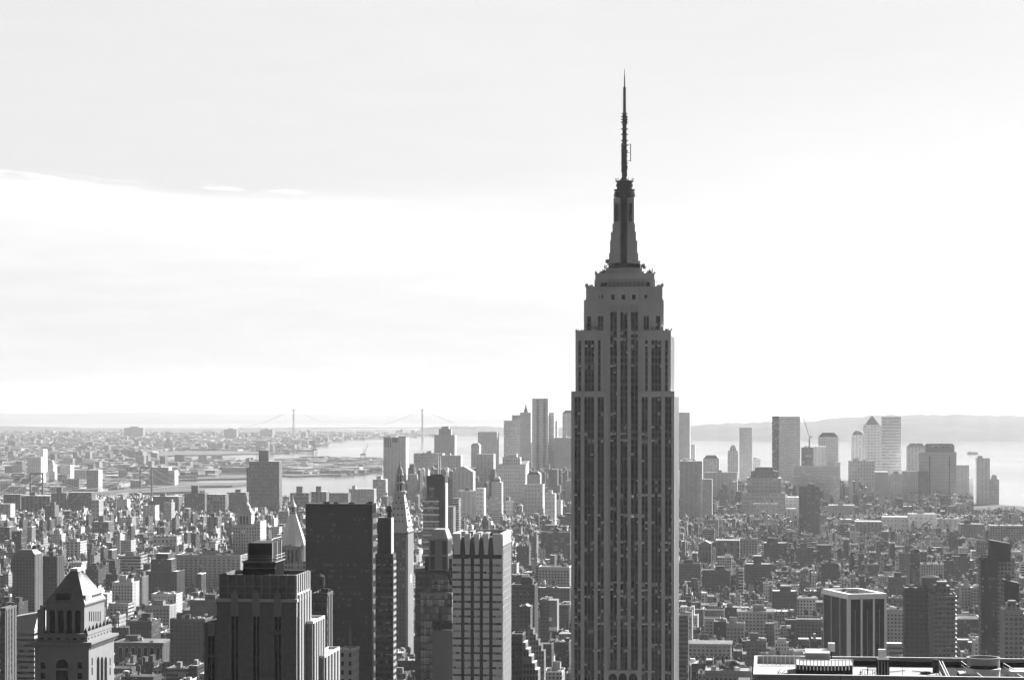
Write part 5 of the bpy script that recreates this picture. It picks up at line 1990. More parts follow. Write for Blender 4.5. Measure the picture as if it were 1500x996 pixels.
# kind|category|x0|x1|top row|distance|depth|wall tone|style|roof|label|short name
LIST = """
housing_slab|apartment block|365|409|675.5|4900|30|.11|F|V|tall dark slab standing alone by the river left of the clock tower|lone dark slab
housing_slab|apartment block|361|366|684|4950|30|.12|F||low narrow shoulder block at the left foot of the lone dark slab|
slotted_slab|office tower|561.7|594.5|641|5900|50|.20|F||broad pale slab with a notched dark top behind the clock tower|notched slab
civic_tower|office tower|636|666|637|6300|40|.17|F|S|wide downtown tower with small stepped crown beside open water|stepped crown tower
office_tower|office tower|606|648|664|5800|45|.17|F|BM|broad flat downtown block directly right of the notched slab|
office_tower|office tower|648|675|667|5700|40|.20|F|B|flat pale downtown block between stepped crown tower and brick wedge|
office_tower|office tower|700|728|633|6500|45|.17|F|R|downtown tower with white top rim left of the highest downtown cluster|white rim downtown tower
office_tower|office tower|690|702|652|6300|40|.18|F|C|narrow tapering downtown tower leaning on the white rim tower|
office_tower|office tower|738|762|616|6700|40|.18|F||flat ribbed high tower at the left end of the highest downtown cluster|
office_tower|office tower|750|764|608|6750|40|.17|F||slightly taller flat tower overlapping the ribbed high tower|
spire_tower|skyscraper|761.7|777.5|604|6600|30|.17|F|N|slender downtown tower topped by a pointed pyramid spire|pointed downtown spire
rippled_tower|skyscraper|779.5|803|583.5|6100|40|.33|F||tallest pale downtown tower with a hoist on its side, right of the pointed spire|tallest pale downtown tower
office_tower|office tower|803|811.5|604|6120|36|.22|F||slim shoulder tower fixed to the right side of the tallest pale downtown tower|
office_tower|office tower|812|816|617|6600|30|.17|F||very thin sliver of a tower right of the tallest pale downtown tower|
office_tower|office tower|824|842|605|6700|40|.20|F|C|rounded top downtown tower half hidden by the spire skyscraper|
office_tower|office tower|812|842|641|6100|50|.18|F|B|low wide dark downtown block beside the spire skyscraper's left edge|
civic_building|office building|727|770|680|5200|40|.26|F|KS|broad municipal block with cornice and small central turret|municipal block
civic_building|office building|755|772|676|5250|40|.24|F|K|narrow pale wing joined to the municipal block's right end|
office_tower|office tower|697|723|665|5500|40|.19|F||tall grey block behind the small white tower, left of the municipal block|
office_building|office building|663|693|691|5000|40|.17|F|G|wedge-roofed dark block left of the small white tower|
white_tower|apartment tower|720|735|706|4300|22|.62|R|S|small white tower with stepped top standing out before downtown|small white tower
office_building|office building|768|795|710|4700|40|.20|F|W|square grey block below the tallest pale downtown tower|
office_building|office building|772|791|695|5000|35|.16|F|C|dark trapezoid-topped block behind the square grey block|
apartment_block|apartment block|798|813|723|4300|25|.5|F|B|short white ribbed block near the spire skyscraper's left edge|
apartment_block|apartment block|806|822|733|4200|25|.45|F||low white block with blank face beside the short white ribbed block|
office_building|office building|597|611|695|5300|40|.16|F||low dark block between notched slab and broad flat downtown block|
office_building|office building|640|664|742|3900|30|.2|F|B|low grey block with lit edge right of the dark core tower|
office_building|office building|663|672|730|3950|30|.42|R||small pale striped block right of the dark core tower|
apartment_block|apartment block|697|709|715|4500|30|.5|F||group of white ribbed walls left of the small white tower|
office_building|office building|670|699|719|4600|40|.18|F|d|low dark block with domed tank left of the white ribbed walls|
apartment_block|apartment block|741|751|734|4250|30|.45|F|A|thin white lit block right of the small white tower|
office_tower|office tower|994|1010.5|604|6500|40|.19|F||flat dark tower rising right behind the spire skyscraper|
office_tower|office tower|1012|1018|651|6600|30|.2|F||thin low tower right of the tower behind the spire skyscraper|
office_building|office building|1000|1017|672|5600|40|.18|F|A|low block with mast under the thin low tower|
dark_block|office building|995.6|1028.5|675|4500|40|.13|F|MA|big dark block against the right edge of the spire skyscraper|big dark block
office_building|office building|1028.5|1043|702|4450|40|.14|F||lower dark shoulder right of the big dark block|
office_tower|office tower|1030|1053.5|672|6300|40|.22|F|C|downtown block with slanted corners left of the pale slim tower|
office_tower|office tower|1066|1081.5|660|6200|30|.3|F|S|stepped pale tower leaning to the left side of the pale slim tower|
pale_tower|office tower|1083|1102|627|6300|30|.42|F|R|pale slim downtown tower with light crown band|pale slim tower
office_building|office building|1103|1114|672|6400|40|.25|F|M|low block right at the foot of the pale slim tower|
glass_tower|office tower|1131|1172|610|5700|45|.42|R||broad pale glass tower with a dark left face, highest on the right|broad pale glass tower
dark_frame_tower|tower under construction|1174|1192|655|6000|40|.06|F|M|dark unfinished tower with a crane on top|unfinished tower
office_tower|office tower|1192|1210.5|654|5900|40|.26|F||flat grey tower between unfinished tower and chamfered tower|
office_tower|office tower|1199|1228|640|6200|45|.30|F|C|tower with chamfered dark top right of the unfinished tower|chamfered tower
office_tower|office tower|1221|1231|677|6150|45|.30|F||lower step on the right side of the chamfered tower|
domed_tower|office tower|1247.6|1268|637|6300|40|.32|F|D|tower with rounded dome roof beside the pointed pyramid tower|domed tower
pyramid_tower|office tower|1265|1291|622|6400|45|.30|F|P|tower with pyramid roof between dome tower and tall flat glass tower|pyramid tower downtown
glass_tower|office tower|1292|1320|610|6100|40|.36|R||tall flat finely striped glass tower right of the pyramid tower|striped glass tower
office_tower|office tower|1329|1356|655|6000|40|.28|F|C|pale block with sloping shoulders behind the louvre-crowned tower|
crowned_tower|office tower|1346|1401|662|5400|50|.20|F||big grid-windowed tower with louvred dark band around its stepped crown|louvre-crowned tower
office_building|office building|1401|1419.5|681|5600|40|.24|F||lower step block on the right side of the louvre-crowned tower|
office_building|office building|1410|1427|700|5650|40|.22|F||lowest step block right of the louvre-crowned tower|
waterfront_tower|apartment tower|1430.6|1450|671|5600|30|.24|F|B|tall riverside block, rightmost high tower before the water|rightmost riverside tower
waterfront_tower|apartment tower|1450|1463.5|702|5600|30|.22|F|S|lower riverside block with small turret attached to the rightmost tower|
artdeco_block|office building|1094|1144.6|700|4900|55|.13|F|SM|massive dark stepped brick block before the broad pale glass tower|massive stepped block
office_building|office building|1086|1150|722|4880|60|.14|F||wide dark base tier below the massive stepped brick block|
office_building|office building|1032|1080|692|5300|50|.24|F|B|broad pale low block left of the massive stepped block|
office_building|office building|1162|1230|684|5300|50|.36|R|W|broad white banded block below the chamfered tower|white banded block
dark_block|apartment tower|1170.5|1201|714|3900|30|.09|F|W|dark square tower standing in front of the white banded block|dark square tower
office_building|office building|1243.5|1281.5|675|5400|45|.19|F|MB|grey block with ragged dark roof below the dome tower|
housing_slab|apartment block|1281.5|1301|691|5200|40|.17|F||first of three joined ribbed slabs, nearest the ragged roof block|
housing_slab|apartment block|1301|1322|694|5250|40|.18|F|B|middle one of three joined ribbed slabs left of the louvre-crowned tower|
housing_slab|apartment block|1322|1345|690|5300|40|.17|F||last of three joined ribbed slabs, touching the louvre-crowned tower|
loft_building|loft building|1103|1140|738|4000|40|.17|F|MT|grey loft with gridded windows left of the dark square tower|
loft_building|loft building|1143|1170|728|4200|40|.3|F|B|pale loft between massive stepped block and dark square tower|
loft_building|loft building|1214|1252|740|3800|40|.13|F|BT|dark loft with tanks right of the dark square tower|
loft_building|loft building|1293|1330|757|3500|40|.33|F|T|pale loft at the left end of the long row behind the tree mass|
loft_building|loft building|1331|1372|753|3550|40|.25|F|BT|middle loft of the long row behind the tree mass|
loft_building|loft building|1373|1407|760|3500|40|.28|F|M|right loft of the long row behind the tree mass|
loft_building|loft building|1407|1440|768|3450|40|.2|F|B|grey loft right after the long row, above the slant-roofed dark tower|
loft_building|loft building|1450|1500|770|3500|40|.22|F|M|wide grey loft at the right picture edge beyond the slant-roofed dark tower|
loft_building|loft building|1253|1292|764|3450|40|.24|F|T|grey loft left of the long row behind the tree mass|
chimney_block|loft building|1152|1166|745|3950|30|.2|F|A|small loft with thin pole left of dark square tower|
residential_tower|apartment tower|1024|1042|797|2700|25|.15|F|G|gabled dark tower just right of the spire skyscraper|gabled dark tower
residential_block|apartment block|1049|1083|792|2650|30|.16|F|R|dark block with bright white roof line right of the gabled tower|white-lined dark block
residential_block|apartment block|1084|1110|790|2750|30|.3|F|W|pale gridded block right of the white-lined dark block|
residential_block|apartment block|1119|1152|796|2700|30|.13|F|BB|dark wide block right of the pale gridded block|
residential_block|apartment block|1167|1191|803|2600|25|.15|P|B|dark block left of the tall dark lit-edge block|
residential_block|apartment block|1197|1218|799|2650|25|.10|F|W|dark block with one bright lit side beyond the white pier block|
domed_block|apartment block|1204|1228|826|2300|25|.10|P|d|dark block with domed tank left of the white pier block|
apartment_block|apartment block|994|1026|826|2250|24|.16|P|BT|dark gridded apartment block touching the spire skyscraper's right edge|skyscraper-side gridded block
apartment_block|apartment block|1028.6|1069|836|2200|26|.12|P|B|wide dark apartment block with a roof box, second right of the spire skyscraper|
apartment_block|apartment block|1051|1072|817|2350|22|.42|F||plain pale slab behind the wide dark apartment block|
apartment_house|apartment block|1092.6|1129|827|2250|26|.12|P|VT|dark gridded apartment house with a central lift tower|lift-tower apartment house
loft_building|loft building|1131.7|1167|867|1950|28|.13|P|TB|dark loft with roof tank between apartment house and white arched building|
white_building|loft building|1162.5|1194.5|876|1900|25|.55|P|K|white building with large windows left of the white pier block|white large-windowed building
loft_building|loft building|1167|1204|909|1800|26|.2|P|T|grey loft in front of the white large-windowed building|
cornice_building|office building|1081|1134|896|1850|30|.42|P|KB|pale building with deep dark cornice and gridded front|cornice building
brick_building|loft building|1064|1090|914|1780|24|.30|P|B|plain grey punched-window loft left of the cornice building|
brick_building|loft building|1046|1064|912|1800|24|.05|F||blank black party wall left of the plain grey loft|
arcade_building|office building|1008.4|1070|943|1650|28|.38|P|K|building with a row of arches under a dark cornice near the spire skyscraper|arcade building
loft_building|loft building|1094|1122|940|1680|22|.22|P|MB|grey loft with black roof box before the cornice building|
loft_building|loft building|1033|1100|984|1500|30|.25|P|dM|low near roof with a dark domed tank before the arcade building|
loft_building|loft building|990.7|1011|976|1450|22|.12|P|W|near dark building at the foot of the spire skyscraper's right side|
striped_tower|apartment tower|994|1008|903|1750|18|.2|R||narrow dark building with pale balcony stripes along the spire skyscraper|
loft_building|loft building|1122|1134|915|1840|25|.2|F|T|narrow loft squeezed to the right side of the cornice building|
loft_building|loft building|1204|1214|925|1760|22|.2|F|B|narrow grey loft just left of the white pier block|
stone_building|office building|1299|1325|894|1800|26|.36|P|W|pale stone building right beside the white pier block|
loft_building|loft building|1302.6|1327.5|846|2250|24|.13|P|B|dark loft behind the pale stone building|
residential_slab|apartment block|1317|1333|811|2500|20|.26|F||grey slab left half behind the brick tower with pointed tank house|
residential_slab|apartment block|1333|1347.6|812|2480|20|.09|F||dark slab half behind the brick tower with pointed tank house|
residential_block|apartment block|1349|1383|827|2350|26|.42|F|WM|broad pale block behind the brick tower with pointed tank house|
tank_house_tower|apartment tower|1326|1360|863|1720|24|.13|P|W|dark brick tower with flat top beside the balcony tower|brick tower
balcony_tower|apartment tower|1362|1400|872|1700|24|.26|B|S|balcony tower with stepped pale balconies facing the open lots|balcony tower
residential_block|apartment block|1397|1421|816|2500|26|.14|F|W|dark plain block above the low lit roofs right of the balcony tower|
residential_block|apartment block|1383|1397|822|2480|24|.11|F|V|thin dark block behind the balcony tower's upper floors|
loft_building|loft building|1402|1436|907|1900|40|.14|F|R|low long building with bright roof right of the balcony tower|
loft_building|loft building|1408|1422|858|2150|24|.36|P|B|narrow pale building beyond the low bright-roofed building|
loft_building|loft building|1422|1436|862|2150|24|.30|F||short pale building left of the slant-roofed dark tower|
slant_tower|apartment tower|1437|1461|818|1950|22|.05|F||tall dark tower carrying a slanted black roof block|slant-roofed dark tower
lit_wing|apartment tower|1460|1487|818.5|1965|20|.38|F||pale gridded wing fixed to the right of the slant-roofed dark tower|
slant_tower|apartment tower|1471|1493|858|1800|20|.04|F||lower black slanted block before the pale gridded wing|
apartment_tower|apartment tower|1471|1499|895|1650|22|.28|P|SW|grey stepped apartment tower at the bottom right corner|
loft_building|loft building|1462|1473|902|1700|20|.2|F|W|narrow grey building left of the grey stepped apartment tower|
riverside_block|apartment block|0|15|738|3500|25|.16|F|A|grey block at the left picture edge with a bright lit side, highest there|
riverside_block|apartment block|0|14|772|2750|25|.09|F|B|dark block at the left picture edge below the grey one|
riverside_block|apartment block|17|31|779|2700|25|.10|F||dark block second from the left picture edge|
narrow_tower|apartment tower|65.4|80|740|3300|22|.12|F|B|tall narrow dark tower with bright lit edge, left third of the old quarter|narrow dark tower
riverside_block|apartment block|135|159|764|3000|26|.12|F|V|dark broad block with lift tower right of the narrow dark tower|
riverside_block|apartment block|171|186|731|3700|24|.17|F|B|small square grey tower above the smokestack building|
riverside_block|apartment block|133.5|145|732|3800|24|.13|F||dark half of a two-toned block right of the narrow dark tower|
riverside_block|apartment block|209.6|227|741|3600|24|.2|F|W|grey ribbed block left of the striped slim tower|
striped_tower|apartment tower|240|251|736|3500|22|.13|R|B|striped slim tower with balconies left of the domed clock tower|striped slim tower
island_block|apartment block|219|247|684|6900|40|.17|F|B|pair of distant grey slabs beside the bright river channel|
island_block|apartment block|247|256|689|6900|40|.32|F||pale end slab beside the distant grey slabs by the channel|
bridge_block|apartment block|127|144|688|6200|40|.17|F||dark square block behind the suspension bridge cables|
court_tower|office tower|88|103|681|7200|40|.18|F||dark square block right behind the near bridge pylon|
bank_tower|office tower|40|60|669|7000|40|.24|F||wide pale tower standing behind the near bridge pylon|
bank_tower|office tower|54|63.5|658|7100|40|.3|F|A|taller pale tower with lit edge behind the near bridge pylon|
court_tower|office tower|67|78|680|7200|40|.18|F|S|slim dark stepped tower right of the towers behind the bridge pylon|
housing_slab|apartment block|5|30|724|4900|30|.10|F||dark riverside slab at the far left, first of the dark row|
housing_slab|apartment block|31|73|726|4850|30|.09|F|B|long dark riverside slab below the bridge pylon|
housing_slab|apartment block|75|97|722|4800|30|.09|F|V|dark riverside slab with lift tower below the bridge cables|
housing_slab|apartment block|98|134|721|4820|30|.10|F||long dark riverside slab at the right end of the dark row|
housing_slab|apartment block|224|262|727|4700|30|.11|F|B|dark low slab before the bright river channel|
housing_slab|apartment block|270|300|722|4750|30|.11|F|BV|dark slab with lift tower before the bright river channel|
housing_slab|apartment block|303|330|724|4700|30|.12|F||plain dark slab left of the lone dark slab|
housing_slab|apartment block|332|360|721|4780|30|.12|F|B|dark slab touching the foot of the lone dark slab|
housing_slab|apartment block|425|452|722|4900|30|.11|F|V|dark slab with lift tower right of the gothic pyramid lantern|
housing_slab|apartment block|455|478|720|4950|30|.12|F|V|dark slab with lift tower above the black slab's roof|
housing_slab|apartment block|482|510|722|4900|30|.12|F||plain dark slab above the right half of the black slab's roof|
housing_slab|apartment block|511|523|716|5000|30|.15|F|B|short grey slab nearest left of the clock tower's lantern|
housing_slab|apartment block|524|548|716|5000|30|.13|F||plain dark slab behind the clock tower's left side|
housing_slab|apartment block|546|565|702|5300|30|.14|F|B|higher dark slab behind the clock tower's left side|
smokestack_building|power station|96|117.5|794|2900|26|.5|F||white building with a tall smokestack left of the pyramid-roof tower|smokestack building
brick_tower|apartment tower|303|319|757|3300|22|.12|F|V|dark stepped brick block left of the domed clock tower|
pale_hall|office building|224|259|785|2900|30|.42|F|M|broad pale low hall left of the long pier-fronted building|
banded_block|office building|173.5|206|815|2550|28|.3|R|T|grey building with strong white bands above the dark brick block|
gridded_tower|apartment tower|18|51|813|2400|26|.22|P|C|wide grey gridded tower with dark tapering roof, left edge area|gridded tower
twin_tower|apartment tower|62.5|83.5|816|2300|24|.13|P|V|dark gridded tower with bright balconied side and black lift tower|balconied side tower
pier_building|office building|256|352|814|2300|45|.34|P|MMT|long pale building fronted by rows of tall piers and dark roof tanks|pier-fronted building
brick_block|office building|208|259|838|2150|28|.09|P|S|dark brick office block with stepped roof left of the pier-fronted building|dark brick block
pale_apartments|apartment block|164|194|854|2050|26|.42|P|VB|pale apartment block just left of the dark brick block|pale apartment block
pale_apartments|apartment block|195|208|846|2150|24|.25|P|B|narrow grey building between pale apartment block and dark brick block|
sloped_roof_building|office building|7.6|50|925|1450|30|.33|R||banded building whose sloping pale roof hides behind the pyramid-roof tower|
edge_tower|apartment tower|0|7.5|893|1300|20|.2|P||sliver of a gridded tower at the left picture edge|
arch_window_building|loft building|168|238|941|1650|26|.20|P|MK|brown building with arched windows right of the pyramid-roof tower|arch-windowed building
grid_front_building|office building|249|300|908|1500|26|.18|P|BM|dark building with pale grid front left of the crown tower|grid-front building
loft_building|loft building|278|320|880|1750|30|.13|P|TB|dark cluttered loft behind the grid-front building|
loft_building|loft building|213|248|888|1850|24|.28|P|B|small pale building with bright roof below the dark brick block|
loft_building|loft building|190|222|911|1700|26|.10|F|M|dark low gable block above the arch-windowed building|
loft_building|loft building|125|144|835|2250|22|.09|F|S|dark stepped tower immediately right of the pyramid roof peak|
loft_building|loft building|155|172|842|2200|20|.10|F|B|dark little block between the pyramid roof and pale apartment block|
loft_building|loft building|22|52|866|2000|26|.3|P|W|pale low building above the sloping pale roof|
loft_building|loft building|54|70|863|1950|20|.45|F|M|white cluttered building left of the pyramid roof slope|
loft_building|loft building|8|27|884|1850|24|.10|F|B|dark low building above the sloping pale roof, at its left|
ribbed_hotel|hotel|458|479|872|1050|14|.16|P|MAA|grey hotel with bright right edge and twin aerials behind the crown tower|ribbed hotel
pale_block|office building|496|516|956|900|15|.30|F|AA|short pale block with two thin aerials before the black slab|pale aerial block
setback_tower|apartment building|749|783|858|1900|24|.16|P|B|dark gridded block immediately right of the finned pale tower|
setback_tower|apartment building|761|777|890|1500|16|.14|F|G|slim tank-house tower rising over stepped setbacks|tank-house tower
painted_wall_building|loft building|791|803|880|1750|26|.16|P||narrow building beside the painted blank wall|
setback_building|apartment building|749|765|931|1350|16|.15|P||stepped building with sunlit setbacks right of the finned pale tower|
pale_loft|loft building|789|834|831|2150|30|.36|P|RT|white gridded loft left of the spire skyscraper|white gridded loft
loft_building|loft building|788|834|862|1950|24|.14|P|M|dark loft below the white gridded loft|
loft_building|loft building|817|833|886|1700|20|.11|P|K|dark gridded building against the spire skyscraper's left edge|
dark_apartments|apartment block|792|835|780|2500|26|.12|F|d|dark clustered block with domed tank left of the spire skyscraper|domed tank block
loft_building|loft building|749|773|843|2100|22|.10|F|W|small black-roofed loft beside the finned pale tower's top|
round_hall|hall|813|833|942|1500|22|.12|F|W|low curved dark hall at the spire skyscraper's left foot|
low_roof|loft building|797|823|985|1420|22|.3|F|RM|low bright roof at the bottom left of the spire skyscraper|
""".strip().split('\n')

# how tall the ordinary buildings stand; their distance follows from that and from the row of their roof
TALL = {'loft_building': 42, 'residential_block': 45, 'apartment_block': 46, 'apartment_house': 50, 'white_building': 38, 'cornice_building': 44, 'brick_building': 38, 'arcade_building': 40,
        'stone_building': 55, 'residential_tower': 48, 'domed_block': 48, 'residential_slab': 60, 'striped_tower': 62, 'narrow_tower': 66, 'riverside_block': 52, 'island_block': 0, 'pale_hall': 34,
        'banded_block': 40, 'brick_tower': 55, 'smokestack_building': 36, 'pier_building': 60, 'brick_block': 56, 'pale_apartments': 52, 'arch_window_building': 42, 'grid_front_building': 72,
        'pale_loft': 50, 'dark_apartments': 62, 'setback_tower': 92, 'painted_wall_building': 68, 'low_roof': 38, 'round_hall': 40, 'chimney_block': 42}
ROOTS = {}
for line in LIST:
    k, cat, x0, x1, yt, Y, D, tone, st, rf, lab, sh = line.split('|')
    if lab in ROOTS:
        print('DUPLICATE', lab)
    Y = float(Y)
    tone = float(tone)
    if TALL.get(k, 0) and Y < 4300 and not (k == 'striped_tower' and Y < 2000):
        Y = (EZ - TALL[k] * random.uniform(.92, 1.08)) * F / (float(yt) - HY)
        D = float(D) * random.uniform(1.0, 1.3)
    if Y < 3600:      # near walls: shade of their fronts deepened in the tone, pale ones raised
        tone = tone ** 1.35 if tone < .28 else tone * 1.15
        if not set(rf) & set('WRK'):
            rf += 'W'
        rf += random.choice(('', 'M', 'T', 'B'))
    if Y > 4000:      # downtown: pale stone and glass, lightened further to stand in for haze
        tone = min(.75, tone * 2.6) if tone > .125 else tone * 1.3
    su, fh = (3.0, 3.4) if Y < 3000 else (random.choice((4.2, 6.5, 9.0)), random.choice((4.0, 4.0, 8.0)))
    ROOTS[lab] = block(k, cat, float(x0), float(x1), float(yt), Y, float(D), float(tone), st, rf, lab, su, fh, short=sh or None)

# the hand-built towers also keep the low city away and give names to stand beside
for (x0, x1, yt, Y, w, d, nm) in ((836, 995, 103, 1300, 62, 50, 'spire skyscraper'), (317, 475, 795, 620, 40, 40, 'crown tower'), (50, 170, 837, 800, 24, 36, 'pyramid-roof tower'),
                                  (447, 551, 737, 1500, 46, 24, 'black slab'), (550, 579, 758, 1300, 14, 20, 'slim banded tower'), (566, 605, 667, 2130, 24, 36, 'clock tower'),
                                  (403, 455, 724, 2000, 32, 40, 'gothic pyramid tower'), (662, 748, 775, 950, 26, 30, 'finned pale tower'), (619, 652, 697, 2200, 26, 26, 'dark core tower'),
                                  (607, 664, 775, 1500, 30, 40, 'trapezoid cap tower'), (616, 662, 850, 1150, 24, 30, 'mirror glass block'), (1205, 1299, 863, 1500, 40, 60, 'white pier block'),
                                  (1105, 1500, 962, 520, 100, 45, 'near flat roof')):
    f_ = Fr(x0, Y)
    keep_clear(f_, w, d, 6)
    RECTS.append((x0, x1, yt, Y, nm, nm))


def find(words):
    return next(o for l, o in ROOTS.items() if words in l)


def add_on(words, x0, x1, yt, yb, y0, D, m, name, at=(.2, 0, 0, .5)):
    """an extra volume on a listed building, located by photo columns and rows on its plane y0"""
    o = find(words)
    rec = next(r for r in RECTS if words in r[5])
    f = Fr(rec[0], rec[3])
    a, c = f.x(x0, y0), f.x(x1, y0)
    b = MB()
    b.box(a, c, y0, y0 + D, f.z(yb, a, y0), f.z(yt, (a + c) / 2, y0), m, at)
    return b.build(name, o), f, o


DF = FACADE
# notched slab: dark slots along its top
for i in range(4):
    add_on('broad pale slab with a notched', 563.5 + i * 2.6, 564.8 + i * 2.6, 642, 655, -.4, 1, DARK, 'louvre_slot')
add_on('broad pale slab with a notched', 574, 583, 640.6, 648, -.5, 1, BLACK, 'notch')
add_on('broad pale slab with a notched', 561.7, 573, 639.5, 643, 2, 20, DF, 'roof_block', (.2, 0, 0, .4))
add_on('broad pale slab with a notched', 584, 594.5, 639, 643, 2, 20, DF, 'roof_block', (.2, 0, 0, .4))
# dark face of the broad glass tower
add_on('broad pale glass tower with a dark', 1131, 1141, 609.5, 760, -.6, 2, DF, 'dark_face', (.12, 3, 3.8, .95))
add_on('tallest pale downtown tower', 796, 799, 583.5, 700, -3, 3, DF, 'bay_fold', (.24, 3, 3.8, .2))
add_on('tallest pale downtown tower', 786, 789, 584.5, 720, -3, 3, DF, 'bay_fold', (.24, 3, 3.8, .2))
o_, f_, r_ = add_on('tallest pale downtown tower', 776, 806, 690, 760, -6, 30, DF, 'podium', (.26, 3, 3.8, .2))
hb = MB()
for q in (804.5, 808):
    hb.bar((f_.x(q, -2), -2, f_.z(700, 0)), (f_.x(q, -2), -2, f_.z(586, 0)), .5, GREY)
for i in range(24):
    z = f_.z(700 - i * 4.7, 0)
    hb.box(f_.x(803.5, -2), f_.x(808.5, -2), -2.2, -1.8, z, z + .7, GREY)
hb.build('construction_hoist', r_)
# louvre-crowned tower: stepped crown with a louvred band
w_ = 'big grid-windowed tower with louvred'
add_on(w_, 1356, 1398, 651.5, 663, 3, 36, DF, 'crown_tier', (.22, 0, 0, .3))
add_on(w_, 1358, 1396, 649.5, 652, 4, 34, DF, 'crown_roof', (.28, 0, 0, .3))
o_, f_, r_ = add_on(w_, 1359, 1395, 651.6, 655.4, 2.7, .5, DARK, 'louvre_band')
xa, xb = f_.x(1359.5, 2.5), f_.x(1394.5, 2.5)
z0, z1 = f_.z(655.2, xa, 2.5), f_.z(651.8, xa, 2.5)
rl_ = random.Random(8)
lv = MB()
x = xa
while x < xb - 1:      # uneven upright louvres
    wl = rl_.choice((.7, .9, 1.3, 2.2))
    lv.box(x, x + wl, 2.3, 2.68, z0 + (0 if rl_.random() < .7 else (z1 - z0) * .4), z1, PALE)
    x += wl + rl_.choice((.7, 1.0, 1.6))
lv.build('louvre_grille', o_)
o_.parent = r_
add_on(w_, 1344.6, 1360, 690, 760, -3, 30, DF, 'low_wing', (.19, 3.6, 4, .3))
for px in (1361, 1390):
    add_on(w_, px, px + 1.5, 668, 760, -.5, 1, DARK, 'dark_slot')
# massive stepped block: narrower upper tiers
w_ = 'massive dark stepped brick block'
add_on(w_, 1100, 1140, 690, 702, 6, 36, DF, 'upper_tier', (.13, 4, 4, .2))
add_on(w_, 1106, 1133, 684.5, 691, 9, 28, DF, 'upper_tier', (.13, 4, 4, .2))
# smokestack
o_, f_, r_ = add_on('white building with a tall smokestack', 100, 113, 789, 795, 4, 12, DF, 'roof_storey', (.5, 0, 0, .5))
sm = MB()
x = f_.x(108, 10)
sm.bar((x, 10, f_.z(800, x, 10)), (x, 10, f_.z(776, x, 10)), 2.2, PALE, n=12, r2=1.5)
sm.build('smokestack', r_)
# slanted black roof blocks
for w_, x0, x1, ra, rb, y0, Dp, base in (('tall dark tower carrying a slanted', 1449.5, 1480, 791, 796, 4, 16, 822), ('lower black slanted block', 1471, 1493, 849, 854, 0, 18, 862)):
    o_ = find(w_)
    rec = next(r for r in RECTS if w_ in r[5])
    f = Fr(rec[0], rec[3])
    a, c = f.x(x0, y0), f.x(x1, y0)
    b = MB()
    zb_ = f.z(base, a, y0)
    za, zc = f.z(ra, a, y0), f.z(rb, c, y0)
    M_ = plain('slanted_black_cladding', .02, .7, .2, .2, .1)
    P8 = [(a, y0, zb_), (c, y0, zb_), (c, y0 + Dp, zb_), (a, y0 + Dp, zb_), (a, y0, za), (c, y0, zc), (c, y0 + Dp, zc), (a, y0 + Dp, za)]
    for q in ((0, 1, 5, 4), (1, 2, 6, 5), (2, 3, 7, 6), (3, 0, 4, 7), (4, 5, 6, 7)):
        b.face([P8[i] for i in q], M_)
    b.build('slanted_roof_block', o_)
# brick tower: pointed tank house on the roof
o_, f_, r_ = add_on('dark brick tower with flat top', 1351, 1376, 846, 875, 8, 14, BRICK, 'tank_house')
b = MB()
a, c = f_.x(1350.5, 8), f_.x(1376.5, 8)
b.frust(rect(a, c, 7.8, 22.2), f_.z(846, a, 8), rect((a + c) / 2 - .3, (a + c) / 2 + .3, 14.5, 15), f_.z(841, a, 14), DARK)
b.build('pointed_roof', r_)
# painted blank wall with a round pale emblem
o_, f_, r_ = add_on('narrow building beside the painted', 803, 816, 879, 925, 3, 20, plain('blank_painted_wall', .2, .85, .15, .3, .1), 'blank_wall')
em = MB()
cx_, cz_ = f_.x(806, 2.9), f_.z(906.5, f_.x(806, 2.9), 2.9)
em.bar((cx_, 2.85, cz_), (cx_, 2.98, cz_), 1.9, WHITE, n=18)
for dx in (-.65, .65):
    em.bar((cx_ + dx, 2.80, cz_ + .2), (cx_ + dx, 2.84, cz_ + .2), .35, BLACK, n=10)
em.build('round_emblem', o_)
o_.parent = r_
add_on('narrow building beside the painted', 803, 816, 918, 923, 2.4, .5, WHITE, 'sign_strip')
# stepped setbacks right of the finned tower
for i in range(5):
    add_on('stepped building with sunlit setbacks', 765 + 4.5 * i, 770 + 4.5 * i, 941 + 10 * i, 1010, 1.2 + .5 * i, 14, DF, 'setback_step', (.2, 3, 3.6, .3))
    add_on('stepped building with sunlit setbacks', 765 + 4.5 * i, 770 + 4.5 * i, 940.4 + 10 * i, 941 + 10 * i, 1.1 + .5 * i, 14.2, PALE, 'setback_coping')
for i in range(5):
    add_on('slim tank-house tower', 776 + 4 * i, 781 + 4 * i, 921 + 8 * i, 1010, 1 + .4 * i, 14, DF, 'setback_step', (.16, 3, 3.6, .3))
add_on('slim tank-house tower', 763, 778, 921, 1010, -.6, 3, DF, 'front_bay', (.16, 3, 3.6, .3))
# sloping pale roof of the banded building
w_ = 'banded building whose sloping'
o_ = find(w_)
f = Fr(7.6, 1450)
b = MB()
a, c = 0.0, f.x(49)
d_ = f.x(56)
za, zb_, zl = f.z(906, a), f.z(899, c), f.z(929, a)
Ms = plain('pale_sloping_roof', .34, .6, .1, .2, .2)
b.face([(a, -.3, zl), (c, -.3, zl), (c, 10, zb_), (a, 10, za)], Ms)
b.face([(c, -.3, zl), (c, 30, zl), (c, 30, zb_), (c, 10, zb_)], WHITE)
b.face([(a, 10, za), (c, 10, zb_), (c, 30, zb_), (a, 30, za)], Ms)
for q in (.25, .5, .75):
    yy = -.3 + 10.3 * q
    b.box(a, c, yy - .35, yy - .05, zl + (za - zl) * q, zl + (za - zl) * q + .35, DARK)
b.build('sloping_roof', o_)
